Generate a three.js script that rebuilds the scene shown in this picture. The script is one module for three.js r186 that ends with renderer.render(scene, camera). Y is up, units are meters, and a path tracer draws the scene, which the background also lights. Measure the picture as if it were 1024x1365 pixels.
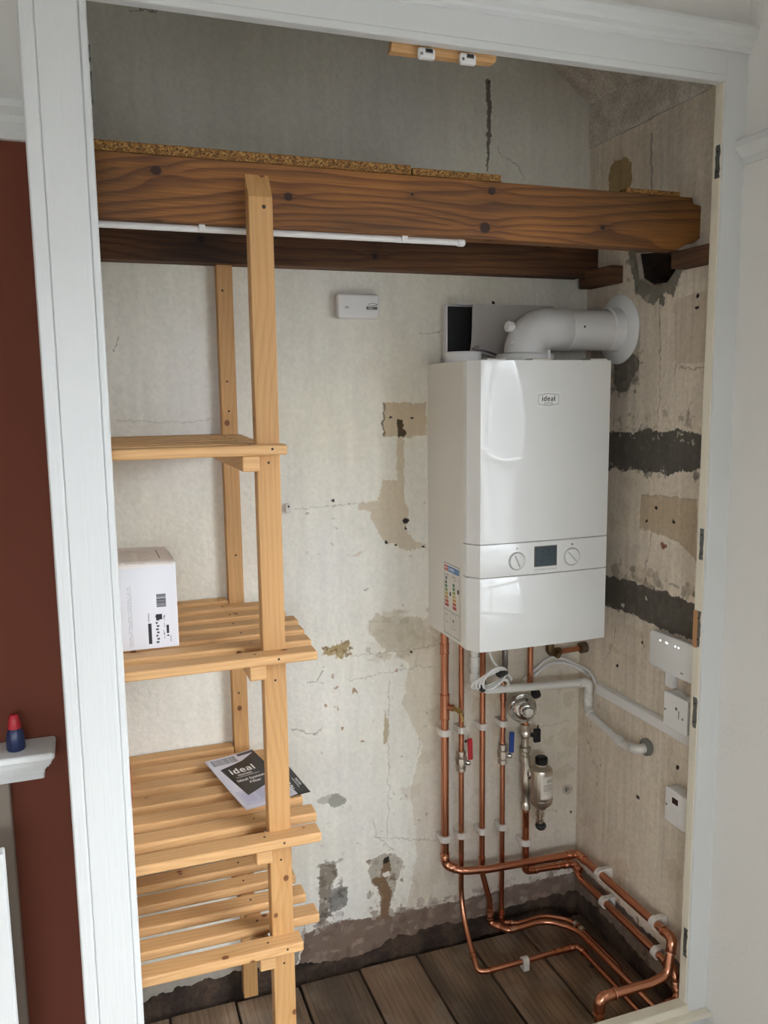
// where the marks on the two plaster walls are, in metres: back wall [x, y], right wall [z, y]
const FEAT = {"plasterEdge":[[-0.594,0.036],[-0.524,0.048],[-0.45,0.062],[-0.326,0.07],[-0.263,0.075],[-0.084,0.047],[-0.03,0.039],[0.066,0.033],[0.103,0.037],[0.14,0.057],[0.181,0.068],[0.223,0.06],[0.283,0.069],[0.352,0.064],[0.387,0.062],[0.437,0.062],[0.521,0.071],[0.586,0.073],[0.668,0.076],[0.773,0.068]],
  "brownBand":[[-0.09,0.134],[-0.051,0.145],[0.012,0.15],[0.092,0.136],[0.149,0.139],[0.207,0.134],[0.283,0.133],[0.387,0.127],[0.535,0.135],[0.779,0.136]],
  "tanRect":[[0.155,1.564],[0.276,1.562],[0.275,1.475],[0.154,1.475]],
  "darkStreak":[[0.191,1.521],[0.206,1.521],[0.21,1.499],[0.218,1.487],[0.211,1.472],[0.197,1.472],[0.195,1.497]],
  "tan1":[[0.151,1.363],[0.189,1.361],[0.193,1.471],[0.213,1.471],[0.21,1.36],[0.212,1.309],[0.222,1.279],[0.214,1.235],[0.234,1.199],[0.274,1.184],[0.274,1.172],[0.208,1.171],[0.182,1.193],[0.156,1.2],[0.139,1.221],[0.119,1.256],[0.118,1.285],[0.082,1.288],[0.087,1.306],[0.137,1.313]],
  "holes":[[0.174,1.524],[0.234,1.523],[0.013,1.319],[0.215,1.252],[0.214,1.233],[0.161,1.198],[0.185,1.19],[0.266,1.176],[0.227,0.894],[0.148,0.301],[0.149,0.26],[0.392,0.613],[0.621,0.621],[0.726,0.408],[0.738,0.334],[0.469,1.825],[0.45,2.372]],
  "tan2":[[0.052,1.171],[0.1,1.182],[0.08,1.166]],
  "blotch":[[0.121,1.012],[0.159,0.996],[0.254,0.987],[0.274,0.946],[0.311,0.911],[0.286,0.891],[0.206,0.904],[0.158,0.898],[0.105,0.965]],
  "crumble":[[-0.025,0.919],[0.005,0.934],[0.058,0.936],[0.043,0.915],[0.031,0.894],[0.012,0.907],[-0.003,0.905]],
  "spots":[[0.063,0.801],[0.018,0.762],[0.014,0.817],[-0.015,0.775],[0.003,0.85],[0.185,0.845],[0.084,0.659],[0.272,0.416],[0.245,0.401],[0.027,0.7]],
  "sliver":[[0.152,0.74],[0.16,0.704],[0.155,0.642],[0.145,0.64],[0.145,0.698]],
  "pencil":[[[0.161,0.821],[0.159,0.609],[0.153,0.369]],[[0.049,0.831],[0.157,0.843],[0.294,0.847]],[[0.039,0.903],[0.174,0.897],[0.319,0.902]],[[-0.083,1.301],[-0.016,1.301],[0.028,1.306],[0.082,1.304]],[[0.108,0.427],[0.12,0.376],[0.151,0.344],[0.172,0.329]],[[-0.111,0.721],[-0.082,0.711],[-0.053,0.699],[-0.026,0.715]],[[0.318,0.328],[0.217,0.347],[0.112,0.376]],[[0.252,0.643],[0.239,0.589]],[[0.254,1.743],[0.334,1.744]],[[0.479,2.219],[0.488,2.195],[0.536,2.173],[0.559,2.14]],[[0.555,0.613],[0.729,0.623]],[[0.62,0.351],[0.696,0.349]],[[-0.064,0.842],[-0.042,0.847],[-0.022,0.87]]],
  "smudges":[[0.008,0.503],[0.012,0.216],[-0.015,0.509]],
  "peel":[[-0.043,0.325],[-0.0,0.32],[0.005,0.286],[-0.017,0.259],[-0.018,0.227],[-0.026,0.18],[-0.035,0.145],[-0.051,0.145]],
  "holePatch":[[0.107,0.314],[0.135,0.323],[0.176,0.312],[0.2,0.286],[0.183,0.24],[0.17,0.201],[0.157,0.162],[0.174,0.125],[0.124,0.128],[0.129,0.198],[0.106,0.24],[0.094,0.28]],
  "holePatchBrown":[[0.139,0.307],[0.159,0.299],[0.16,0.261],[0.15,0.247],[0.165,0.202],[0.153,0.155],[0.161,0.119],[0.126,0.128],[0.132,0.193],[0.106,0.252],[0.134,0.259]],
  "topCrack":[[0.441,2.376],[0.454,2.377],[0.459,2.3],[0.455,2.208],[0.453,2.155],[0.449,2.155],[0.446,2.244]],
  "boilerEdge":[[0.369,0.362],[0.388,0.584],[0.428,0.578],[0.429,0.281]],
  "hole":[[0.215,1.932],[0.379,1.906],[0.368,1.863],[0.342,1.839],[0.28,1.84],[0.231,1.867]],
  "cement1":[[0.184,1.942],[0.397,1.908],[0.407,1.878],[0.383,1.844],[0.363,1.807],[0.338,1.822],[0.288,1.792],[0.252,1.81],[0.22,1.841],[0.193,1.891]],
  "cement2":[[0.13,1.676],[0.215,1.68],[0.243,1.665],[0.237,1.638],[0.218,1.619],[0.192,1.586],[0.158,1.583],[0.132,1.615]],
  "band1":[[0.119,1.475],[0.138,1.479],[0.225,1.479],[0.283,1.49],[0.356,1.487],[0.404,1.494],[0.48,1.488],[0.481,1.406],[0.463,1.399],[0.425,1.395],[0.37,1.381],[0.336,1.389],[0.28,1.382],[0.229,1.388],[0.182,1.376],[0.143,1.382],[0.124,1.374]],
  "tanR":[[0.265,1.321],[0.364,1.328],[0.474,1.336],[0.483,1.187],[0.452,1.202],[0.419,1.223],[0.378,1.23],[0.314,1.234],[0.269,1.233]],
  "paleBlob":[[0.31,1.231],[0.37,1.231],[0.419,1.221],[0.412,1.207],[0.371,1.199],[0.337,1.204],[0.319,1.215]],
  "band2":[[0.061,1.082],[0.146,1.083],[0.244,1.091],[0.299,1.089],[0.377,1.092],[0.474,1.089],[0.479,0.999],[0.407,0.996],[0.322,0.999],[0.248,1.003],[0.149,1.001],[0.065,0.996]],
  "rholes":[[0.329,1.297],[0.292,1.259],[0.396,1.275],[0.451,1.797],[0.45,1.772],[0.363,1.206],[0.187,0.845],[0.288,0.943],[0.295,0.516],[0.444,0.662]],
  "rpencil":[[[0.318,1.796],[0.323,1.665],[0.328,1.51]],[[0.396,1.639],[0.449,1.636],[0.482,1.638]],[[0.284,1.465],[0.292,1.443],[0.278,1.415]],[[0.31,1.231],[0.308,1.182],[0.288,1.13]],[[0.383,1.647],[0.381,1.611]],[[0.125,0.84],[0.164,0.902],[0.172,0.948]],[[0.283,0.965],[0.298,0.928]],[[0.439,1.559],[0.433,1.523]]],
  "paleTop":[[0.371,1.801],[0.483,1.808],[0.48,1.852],[0.375,1.866]],
  "rskirt":[[0.008,0.076],[0.097,0.088],[0.209,0.085],[0.346,0.072],[0.482,0.066]],
  "topMark":[[0.093,2.161],[0.115,2.174],[0.164,2.171],[0.186,2.156],[0.188,2.111],[0.177,2.086],[0.092,2.105]]};
import * as THREE from 'three';
import { RoundedBoxGeometry } from 'three/addons/geometries/RoundedBoxGeometry.js';
import { mergeGeometries, mergeVertices, toCreasedNormals } from 'three/addons/utils/BufferGeometryUtils.js';
import { RectAreaLightUniformsLib } from 'three/addons/lights/RectAreaLightUniformsLib.js';

// ---------- camera, sky, window light, exposure ----------
const scene = new THREE.Scene();
const camera = new THREE.PerspectiveCamera(2 * Math.atan(682.5 / 1122.16) * 180 / Math.PI, 1024 / 1365, 0.05, 60);
camera.rotation.order = 'YXZ';
camera.rotation.set(-8.0604 * Math.PI / 180, -19.4997 * Math.PI / 180, -0.689 * Math.PI / 180);
camera.position.set(-0.5768, 1.589, 2.0611);
camera.updateMatrixWorld();

// overcast sky, brighter towards the zenith, over a darker ground; it enters only through the windows
const SKY = new THREE.Color(0.935, 1.0, 1.085), SKY_L = 12;
{
  const w = 64, h = 64, d = new Float32Array(w * h * 4);
  for (let j = 0; j < h; j++) for (let i = 0; i < w; i++) {
    const up = Math.sin(((j + 0.5) / h - 0.5) * Math.PI), l = up > 0 ? SKY_L * (1 + 2 * up) / 2.2 : SKY_L * 0.2, o = (j * w + i) * 4;
    d[o] = SKY.r * l; d[o + 1] = SKY.g * l; d[o + 2] = SKY.b * l; d[o + 3] = 1;
  }
  const t = new THREE.DataTexture(d, w, h, THREE.RGBAFormat, THREE.FloatType); t.mapping = THREE.EquirectangularReflectionMapping; t.magFilter = t.minFilter = THREE.LinearFilter; t.needsUpdate = true;
  scene.background = t;
}
RectAreaLightUniformsLib.init();
const renderer = new THREE.WebGLRenderer({ antialias: true });
renderer.toneMapping = THREE.LinearToneMapping;
renderer.toneMappingExposure = 1.19;
renderer.shadowMap.enabled = true;
renderer.shadowMap.type = THREE.PCFSoftShadowMap;

// windows of the room: the one in the right-hand wall lights the cupboard from the side, the one behind the camera, unseen, is added for frontal fill
const WIN_R = { z0: 0.98, z1: 2.3, y0: 0.7, y1: 1.98 };
const WIN_F = { x0: -1.8, x1: -0.4, y0: 0.9, y1: 1.88 };
const ROOM = { x0: -2.3, x1: 0.757, z1: 4.0, h: 2.6 };
// added light panels standing in for the sky outside each window, as bright as the sky around it
const dayR = new THREE.RectAreaLight(SKY, SKY_L * 0.85, 4.6, 3.2);
dayR.position.set(ROOM.x1 + 1.7, 3.2, 2.2); dayR.lookAt(-5, 3.2, 2.2);
const frontFill = new THREE.RectAreaLight(SKY, SKY_L * 0.85, 4.6, 3.2);  // added frontal fill, shining in through the unseen window behind the camera
frontFill.position.set(-0.6, 3.2, ROOM.z1 + 1.7); frontFill.lookAt(-0.6, 3.2, -5);
scene.add(dayR, frontFill);

// ---------- helpers ----------
function rng(seed) { let a = seed >>> 0; return () => { a = (a + 0x6d2b79f5) | 0; let t = Math.imul(a ^ (a >>> 15), 1 | a); t = (t + Math.imul(t ^ (t >>> 7), 61 | t)) ^ t; return ((t ^ (t >>> 14)) >>> 0) / 4294967296; }; }
function hash(x, y, s) { let h = Math.imul(x, 374761393) + Math.imul(y, 668265263) + Math.imul(s, 974634777); h = Math.imul(h ^ (h >>> 13), 1274126177); return ((h ^ (h >>> 16)) >>> 0) / 4294967296; }
function noise(x, y, s) {
  const i = Math.floor(x), j = Math.floor(y); let u = x - i, v = y - j; u = u * u * (3 - 2 * u); v = v * v * (3 - 2 * v);
  const a = hash(i, j, s), b = hash(i + 1, j, s), c = hash(i, j + 1, s), d = hash(i + 1, j + 1, s);
  return a + (b - a) * u + (c - a) * v + (a - b - c + d) * u * v;
}
function fbm(x, y, s, o = 4) { let t = 0, a = 0.5, n = 0; for (let k = 0; k < o; k++) { t += a * noise(x, y, s + k * 17); n += a; a *= 0.5; x *= 2.03; y *= 2.03; } return t / n; }
const mix = (a, b, t) => a + (b - a) * t, clamp = (v, a = 0, b = 1) => Math.min(b, Math.max(a, v)), smooth = (a, b, v) => { const t = clamp((v - a) / (b - a)); return t * t * (3 - 2 * t); };
const mixc = (a, b, t) => [mix(a[0], b[0], t), mix(a[1], b[1], t), mix(a[2], b[2], t)];
function dataTex(w, h, fn, srgb = true) {                      // fn(i, j) gives [r, g, b] in 0..255, row 0 at v = 0
  const d = new Uint8Array(w * h * 4);
  for (let j = 0, o = 0; j < h; j++) for (let i = 0; i < w; i++, o += 4) { const c = fn(i, j); d[o] = clamp(c[0], 0, 255); d[o + 1] = clamp(c[1], 0, 255); d[o + 2] = clamp(c[2], 0, 255); d[o + 3] = 255; }
  const t = new THREE.DataTexture(d, w, h); t.magFilter = THREE.LinearFilter; t.minFilter = THREE.LinearFilter;
  t.wrapS = t.wrapT = THREE.MirroredRepeatWrapping; if (srgb) t.colorSpace = THREE.SRGBColorSpace; t.needsUpdate = true; return t;
}
function metres(t, w, h, x0 = 0, y0 = 0) { t.repeat.set(1 / w, 1 / h); t.offset.set(-x0 / w, -y0 / h); return t; }   // uv are metres
function print(w, h, draw) {                                   // flat print on its own small sheet, uv 0..1
  const c = document.createElement('canvas'); c.width = w; c.height = h; const g = c.getContext('2d'); draw(g, w, h);
  const t = new THREE.CanvasTexture(c); t.colorSpace = THREE.SRGBColorSpace; return t;
}
const M = (color, roughness = 0.6, more = {}) => new THREE.MeshPhysicalMaterial({ color, roughness, ...more });

const names = {}, bases = new Map();
function numbered(n) { const k = names[n] ?? 0; names[n] = k + 1; return k ? n + '_' + String(k).padStart(3, '0') : n; }
function tag(o, label, category, group, kind) { o.userData.label = label; o.userData.category = category; if (group) o.userData.group = group; if (kind) o.userData.kind = kind; return o; }
function thing(name, label, category, at = [0, 0, 0], group, kind) { const o = new THREE.Group(); o.name = numbered(name); o.position.set(...at); bases.set(o, o.position.clone()); scene.add(o); return tag(o, label, category, group, kind); }
function part(parent, name, geo, mat) {                        // geometry comes in world coordinates
  const b = bases.get(parent); if (b) geo.translate(-b.x, -b.y, -b.z);
  const m = new THREE.Mesh(geo, mat); m.name = name; m.castShadow = m.receiveShadow = true; if (b) bases.set(m, b); parent.add(m); return m;
}
const struct = (name, label, category, at) => thing(name, label, category, at, null, 'structure');

function worldUV(g) {                                          // uv in metres from the side a face points to
  const p = g.attributes.position, n = g.attributes.normal, uv = new Float32Array(p.count * 2);
  for (let i = 0; i < p.count; i++) {
    const ax = Math.abs(n.getX(i)), ay = Math.abs(n.getY(i)), az = Math.abs(n.getZ(i));
    if (ax >= ay && ax >= az) { uv[2 * i] = p.getZ(i); uv[2 * i + 1] = p.getY(i); }
    else if (ay >= az) { uv[2 * i] = p.getX(i); uv[2 * i + 1] = p.getZ(i); }
    else { uv[2 * i] = p.getX(i); uv[2 * i + 1] = p.getY(i); }
  }
  g.setAttribute('uv', new THREE.BufferAttribute(uv, 2)); return g;
}
function grainUV(g, axis, off = [0, 0]) {                      // u runs along the timber
  const p = g.attributes.position, n = g.attributes.normal, uv = new Float32Array(p.count * 2);
  const A = (v, i) => (v === 0 ? p.getX(i) : v === 1 ? p.getY(i) : p.getZ(i)), N = (v, i) => Math.abs(v === 0 ? n.getX(i) : v === 1 ? n.getY(i) : n.getZ(i));
  const [b, c] = [0, 1, 2].filter((k) => k !== axis);
  for (let i = 0; i < p.count; i++) {
    const end = N(axis, i) > 0.7, side = N(b, i) > N(c, i);
    uv[2 * i] = (end ? A(b, i) * 0.35 : A(axis, i)) + off[0]; uv[2 * i + 1] = (end ? A(c, i) : side ? A(c, i) + 0.05 : A(b, i)) + off[1];
  }
  g.setAttribute('uv', new THREE.BufferAttribute(uv, 2)); return g;
}
function box(x0, x1, y0, y1, z0, z1, r = 0) {
  const w = x1 - x0, h = y1 - y0, d = z1 - z0;
  const g = r ? new RoundedBoxGeometry(w, h, d, 2, Math.min(r, w / 2.01, h / 2.01, d / 2.01)) : new THREE.BoxGeometry(w, h, d);
  return g.translate((x0 + x1) / 2, (y0 + y1) / 2, (z0 + z1) / 2);
}
const ubox = (...a) => worldUV(box(...a));
const timber = (axis, off, ...a) => grainUV(box(...a), axis, off);
const V = (a) => new THREE.Vector3(...a);
function turned(profile, at, dir, seg = 28) {                  // lathe: profile [[radius, along], ...] about a line from at towards dir
  const g = new THREE.LatheGeometry(profile.map(([r, y]) => new THREE.Vector2(Math.max(r, 1e-5), y)), seg);
  const q = new THREE.Quaternion().setFromUnitVectors(new THREE.Vector3(0, 1, 0), V(dir).normalize());
  return toCreasedNormals(g.applyQuaternion(q).translate(...at), 0.6);
}
const rod = (a, b, r, seg = 18) => turned([[0, 0], [r, 0], [r, V(b).distanceTo(V(a))], [0, V(b).distanceTo(V(a))]], a, V(b).sub(V(a)).toArray(), seg);
function rounded(pts, bends) {                                 // polyline with rounded corners
  const P = pts.map(V), out = [P[0].clone()], B = (i) => (Array.isArray(bends) ? bends[i] : bends);
  for (let i = 1; i < P.length - 1; i++) {
    const a = P[i - 1].clone().sub(P[i]), b = P[i + 1].clone().sub(P[i]), la = a.length(), lb = b.length(); a.normalize(); b.normalize();
    const half = Math.acos(clamp(a.dot(b), -1, 1)) / 2, cut = Math.min(B(i) / Math.tan(half), la * 0.48, lb * 0.48);
    const s = P[i].clone().addScaledVector(a, cut), e = P[i].clone().addScaledVector(b, cut);
    for (let k = 0; k <= 10; k++) { const t = k / 10; out.push(s.clone().multiplyScalar((1 - t) * (1 - t)).addScaledVector(P[i], 2 * t * (1 - t)).addScaledVector(e, t * t)); }
  }
  out.push(P[P.length - 1].clone()); return out;
}
function sweep(line, r, seg = 14, caps = true) {               // round tube along a line of points
  const pos = [], idx = []; let n = null, prev = null;
  line = line.filter((p, i) => !i || p.distanceTo(line[i - 1]) > 1e-5);
  for (let i = 0; i < line.length; i++) {
    const t = (line[Math.min(i + 1, line.length - 1)].clone().sub(line[Math.max(i - 1, 0)])).normalize();
    if (!n) { n = new THREE.Vector3(0.31, 0.53, 0.79).cross(t).normalize(); } else { const ax = prev.clone().cross(t), s = ax.length(); if (s > 1e-7) n.applyAxisAngle(ax.divideScalar(s), Math.asin(clamp(s))); }
    prev = t; const b = t.clone().cross(n);
    for (let k = 0; k < seg; k++) { const c = Math.cos(k / seg * 2 * Math.PI) * r, s = Math.sin(k / seg * 2 * Math.PI) * r; pos.push(line[i].x + n.x * c + b.x * s, line[i].y + n.y * c + b.y * s, line[i].z + n.z * c + b.z * s); }
  }
  for (let i = 0; i < line.length - 1; i++) for (let k = 0; k < seg; k++) { const a = i * seg + k, b = i * seg + (k + 1) % seg; idx.push(a, b, a + seg, b, b + seg, a + seg); }
  if (caps) for (const i of [0, line.length - 1]) { const c = pos.length / 3; pos.push(line[i].x, line[i].y, line[i].z); for (let k = 0; k < seg; k++) { const a = i * seg + k, b = i * seg + (k + 1) % seg; i ? idx.push(c, a, b) : idx.push(c, b, a); } }
  const g = new THREE.BufferGeometry(); g.setAttribute('position', new THREE.Float32BufferAttribute(pos, 3)); g.setIndex(idx); g.computeVertexNormals();
  g.setAttribute('uv', new THREE.Float32BufferAttribute(new Float32Array(pos.length / 3 * 2), 2)); return g;
}
function slab(outline, plane, a, b, bevel = 0, holes = []) {   // outline in (x,y), (z,y) or (x,z), extruded from a to b along the third axis
  const s = new THREE.Shape(outline.map(([x, y]) => new THREE.Vector2(x, y))); for (const h of holes) s.holes.push(new THREE.Path(h.map(([x, y]) => new THREE.Vector2(x, y))));
  const g = new THREE.ExtrudeGeometry(s, { depth: b - a - 2 * bevel, bevelEnabled: bevel > 0, bevelSize: bevel, bevelThickness: bevel, bevelOffset: -bevel, bevelSegments: 2 }).translate(0, 0, a + bevel);
  const p = g.attributes.position, flip = [];
  for (let i = 0; i < p.count; i++) { const x = p.getX(i), y = p.getY(i), z = p.getZ(i); if (plane === 'zy') p.setXYZ(i, z, y, x); else if (plane === 'xz') p.setXYZ(i, x, z, y); }
  if (plane !== 'xy') for (const at of Object.values(g.attributes)) for (let i = 0; i < at.count; i += 3) for (let c = 0; c < at.itemSize; c++) { const k = at.array[(i + 1) * at.itemSize + c]; at.array[(i + 1) * at.itemSize + c] = at.array[(i + 2) * at.itemSize + c]; at.array[(i + 2) * at.itemSize + c] = k; }
  g.computeVertexNormals(); return g;
}
function ragged(pts, step, amp, seed) {                        // a broken edge through the given points
  const out = [];
  for (let i = 0; i < pts.length - 1; i++) { const [x0, y0] = pts[i], [x1, y1] = pts[i + 1], n = Math.max(1, Math.round(Math.hypot(x1 - x0, y1 - y0) / step)); for (let k = 0; k < n; k++) { const t = k / n, x = mix(x0, x1, t), y = mix(y0, y1, t); out.push([x, y + (fbm(x * 60, y * 60, seed, 3) - 0.5) * 2 * amp]); } }
  out.push(pts[pts.length - 1]); return out;
}
const card = (w, h) => new THREE.PlaneGeometry(w, h);
// ---------- materials ----------
// plaster walls: patches, stains, pencil lines and holes stand where they are on the real wall
function wallTex(Wm, Hm, x0, y0, S, base, draw, px) {
  const W = Math.round(Wm * S), H = Math.round(Hm * S), c = document.createElement('canvas'); c.width = W; c.height = H; const g = c.getContext('2d');
  const X = (x) => (x - x0) * S, Y = (y) => H - (y - y0) * S;
  g.fillStyle = base; g.fillRect(0, 0, W, H);
  const h = {
    poly(p, col, a = 1) { g.globalAlpha = a; g.fillStyle = col; g.beginPath(); p.forEach(([x, y], i) => (i ? g.lineTo(X(x), Y(y)) : g.moveTo(X(x), Y(y)))); g.closePath(); g.fill(); g.globalAlpha = 1; },
    line(p, col, w, a = 1) { g.globalAlpha = a; g.strokeStyle = col; g.lineWidth = w * S; g.lineJoin = 'round'; g.beginPath(); p.forEach(([x, y], i) => (i ? g.lineTo(X(x), Y(y)) : g.moveTo(X(x), Y(y)))); g.stroke(); g.globalAlpha = 1; },
    dot([x, y], rx, ry, col, a = 1) { g.globalAlpha = a; g.fillStyle = col; g.beginPath(); g.ellipse(X(x), Y(y), rx * S, ry * S, 0, 0, 7); g.fill(); g.globalAlpha = 1; },
    flake([x, y], rx, ry, col, a, R) { const p = [], n = 9; for (let k = 0; k < n; k++) { const q = k / n * 2 * Math.PI, m = 0.45 + 0.9 * R(); p.push([x + rx * m * Math.cos(q), y + ry * m * Math.sin(q)]); } h.poly(p, col, a); },
    dabs(n, xa, xb, ya, yb, r0, r1, cols, a, seed) { const R = rng(seed); for (let k = 0; k < n; k++) h.flake([mix(xa, xb, R()), mix(ya, yb, R())], mix(r0, r1, R()), mix(r0, r1, R()), cols[Math.floor(R() * cols.length)], a * (0.4 + 0.6 * R()), R); },
  };
  draw(h);
  const s = g.getImageData(0, 0, W, H).data;
  const t = dataTex(W, H, (i, j) => {
    const x = x0 + i / S, y = y0 + j / S;
    const wx = ((fbm(x * 45, y * 45, 5, 3) - 0.5) * 0.012 + (fbm(x * 190, y * 190, 6, 2) - 0.5) * 0.006) * S, wy = ((fbm(x * 45, y * 45, 9, 3) - 0.5) * 0.012 + (fbm(x * 190, y * 190, 8, 2) - 0.5) * 0.008) * S;
    const sx = clamp(Math.round(i + wx), 0, W - 1), sy = clamp(Math.round(H - 1 - j + wy), 0, H - 1), o = (sy * W + sx) * 4;
    return px([s[o], s[o + 1], s[o + 2]], x, y);
  });
  t.wrapS = t.wrapT = THREE.ClampToEdgeWrapping; return metres(t, Wm, Hm, x0, y0);
}
const backWallTex = wallTex(1.45, 2.62, -0.65, -0.01, 700, '#e9e5d8', (h) => {
  h.dabs(200, -0.65, 0.8, 0.1, 2.6, 0.004, 0.03, ['#ebe8df', '#ddd8ca', '#e0dacb'], 0.35, 11);
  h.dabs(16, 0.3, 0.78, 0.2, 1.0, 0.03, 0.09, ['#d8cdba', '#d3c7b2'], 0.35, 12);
  h.poly([[0.1, 0.96], [0.16, 0.985], [0.27, 0.98], [0.5, 1.0], [0.8, 1.0], [0.8, 0.12], [0.2, 0.12], [0.24, 0.3], [0.22, 0.5], [0.26, 0.62], [0.2, 0.75], [0.22, 0.86]], '#d3c8b4', 0.75);  // tan plaster below the boiler, with part of the boiler shade painted in
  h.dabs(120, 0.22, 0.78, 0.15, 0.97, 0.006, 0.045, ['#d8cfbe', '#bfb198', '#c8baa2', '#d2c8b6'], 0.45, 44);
  h.poly([[0.335, 0.94], [0.35, 0.94], [0.352, 0.3], [0.335, 0.32]], '#ddd8cc', 0.8); h.poly([[0.37, 0.75], [0.41, 0.76], [0.414, 0.45], [0.38, 0.42]], '#dcd6c9', 0.7); h.poly([[0.44, 0.7], [0.475, 0.7], [0.47, 0.42], [0.45, 0.4]], '#d8d1c2', 0.6);
  h.poly(FEAT.brownBand.concat([[0.8, 0.0], [-0.12, 0.0]]), '#7d6a5a');
  h.poly([[-0.65, 0.085], [-0.3, 0.1], [-0.1, 0.135], [-0.12, 0], [-0.65, 0]], '#8f877a', 0.8);
  h.dabs(160, -0.1, 0.78, 0.02, 0.15, 0.004, 0.02, ['#a08a78', '#75604f', '#a79c8e', '#6a5546'], 0.6, 13);
  h.dabs(50, -0.1, 0.78, 0.13, 0.165, 0.003, 0.013, ['#b5ab9b', '#8d8172', '#d0c9ba'], 0.7, 14);
  h.poly(FEAT.tan1, '#cfc0a6', 0.85); h.poly(FEAT.tanRect, '#cab89c', 0.9); h.poly(FEAT.tan2, '#d8c8b4', 0.8);
  h.poly(FEAT.darkStreak, '#4a3d2c', 0.95); h.line([[0.154, 1.565], [0.156, 1.475]], '#6d6454', 0.004, 0.8);
  h.poly(FEAT.blotch, '#cbc1ab', 0.8); h.dabs(60, 0.1, 0.31, 0.88, 1.01, 0.004, 0.02, ['#c0b59d', '#d2c9b7', '#b6aa92'], 0.5, 15);
  h.poly(FEAT.crumble, '#a58e62', 0.9); h.dabs(26, -0.03, 0.06, 0.9, 0.94, 0.002, 0.007, ['#8b6d3f', '#c9bca0', '#6f5630'], 0.9, 16);
  const RS = rng(66); FEAT.spots.forEach((p, i) => h.flake(p, i ? 0.004 : 0.008, i ? 0.006 : 0.011, ['#9a7552', '#ad9579', '#a5845f'][i % 3], 0.75, RS));
  h.dabs(70, -0.1, 0.3, 0.3, 1.3, 0.001, 0.004, ['#857a68', '#9d8f7a', '#6b6253'], 0.7, 17);
  h.poly(FEAT.sliver, '#b9a98a', 0.9);
  FEAT.pencil.forEach((p, i) => h.line(p, '#6d675c', i === 5 || i === 12 ? 0.0028 : 0.0015, i === 5 || i === 12 ? 0.5 : 0.42));
  h.dot(FEAT.smudges[0], 0.026, 0.017, '#8c8a79', 0.75); h.dot(FEAT.smudges[2], 0.03, 0.012, '#a09d8c', 0.6); h.poly([[-0.02, 0.25], [0.034, 0.245], [0.03, 0.19], [-0.02, 0.18]], '#6b6a5f', 0.75);
  h.poly(FEAT.peel, '#8b7f6e', 0.95); h.dabs(50, -0.05, 0.02, 0.14, 0.33, 0.003, 0.012, ['#6b5f50', '#a89d8c', '#5a4f43', '#c4bcae'], 0.7, 18);
  h.poly(FEAT.holePatch, '#b3aa9a', 0.95); h.poly(FEAT.holePatchBrown, '#7d6248', 0.95); h.dot(FEAT.holes[9], 0.01, 0.01, '#2e241b'); h.dot(FEAT.holes[10], 0.011, 0.006, '#e2ded4'); h.dabs(30, 0.09, 0.2, 0.15, 0.32, 0.003, 0.01, ['#cfc7b8', '#8b7860', '#6a513a'], 0.6, 19);
  FEAT.holes.forEach((p, i) => { if (i < 9 || i > 10) h.dot(p, i === 3 ? 0.007 : 0.0036, i === 3 ? 0.006 : 0.0036, '#1d1915', 0.95); });
  h.dot([0.726, 0.408], 0.016, 0.016, '#b7a893', 0.8); h.dot([0.726, 0.408], 0.006, 0.006, '#2c241d');
  h.poly(FEAT.topCrack, '#5d564a', 0.75); h.line([[-0.43, 2.43], [-0.36, 2.44]], '#6a6458', 0.003, 0.6);
  h.line([[0.01, 1.3], [0.02, 1.303]], '#7a7366', 0.002, 0.6); h.line([[-0.5, 1.53], [-0.34, 1.525], [-0.28, 1.53]], '#b3ac9d', 0.003, 0.4);
  h.line([[-0.5, 1.69], [-0.495, 1.7], [-0.49, 1.72]], '#857c6d', 0.002, 0.7);
}, (c, x, y) => {
  const m = 1 + (fbm(x * 5, y * 4, 21, 4) - 0.5) * 0.07 + (fbm(x * 130, y * 130, 23, 3) - 0.5) * 0.06 + (fbm(x * 60, y * 7, 25, 3) - 0.5) * 0.05;
  const y2 = (fbm(x * 3.2, y * 2.6, 27, 3) - 0.5) * 14; return [c[0] * m + y2 * 0.25, c[1] * m, c[2] * m - y2];
});
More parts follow.
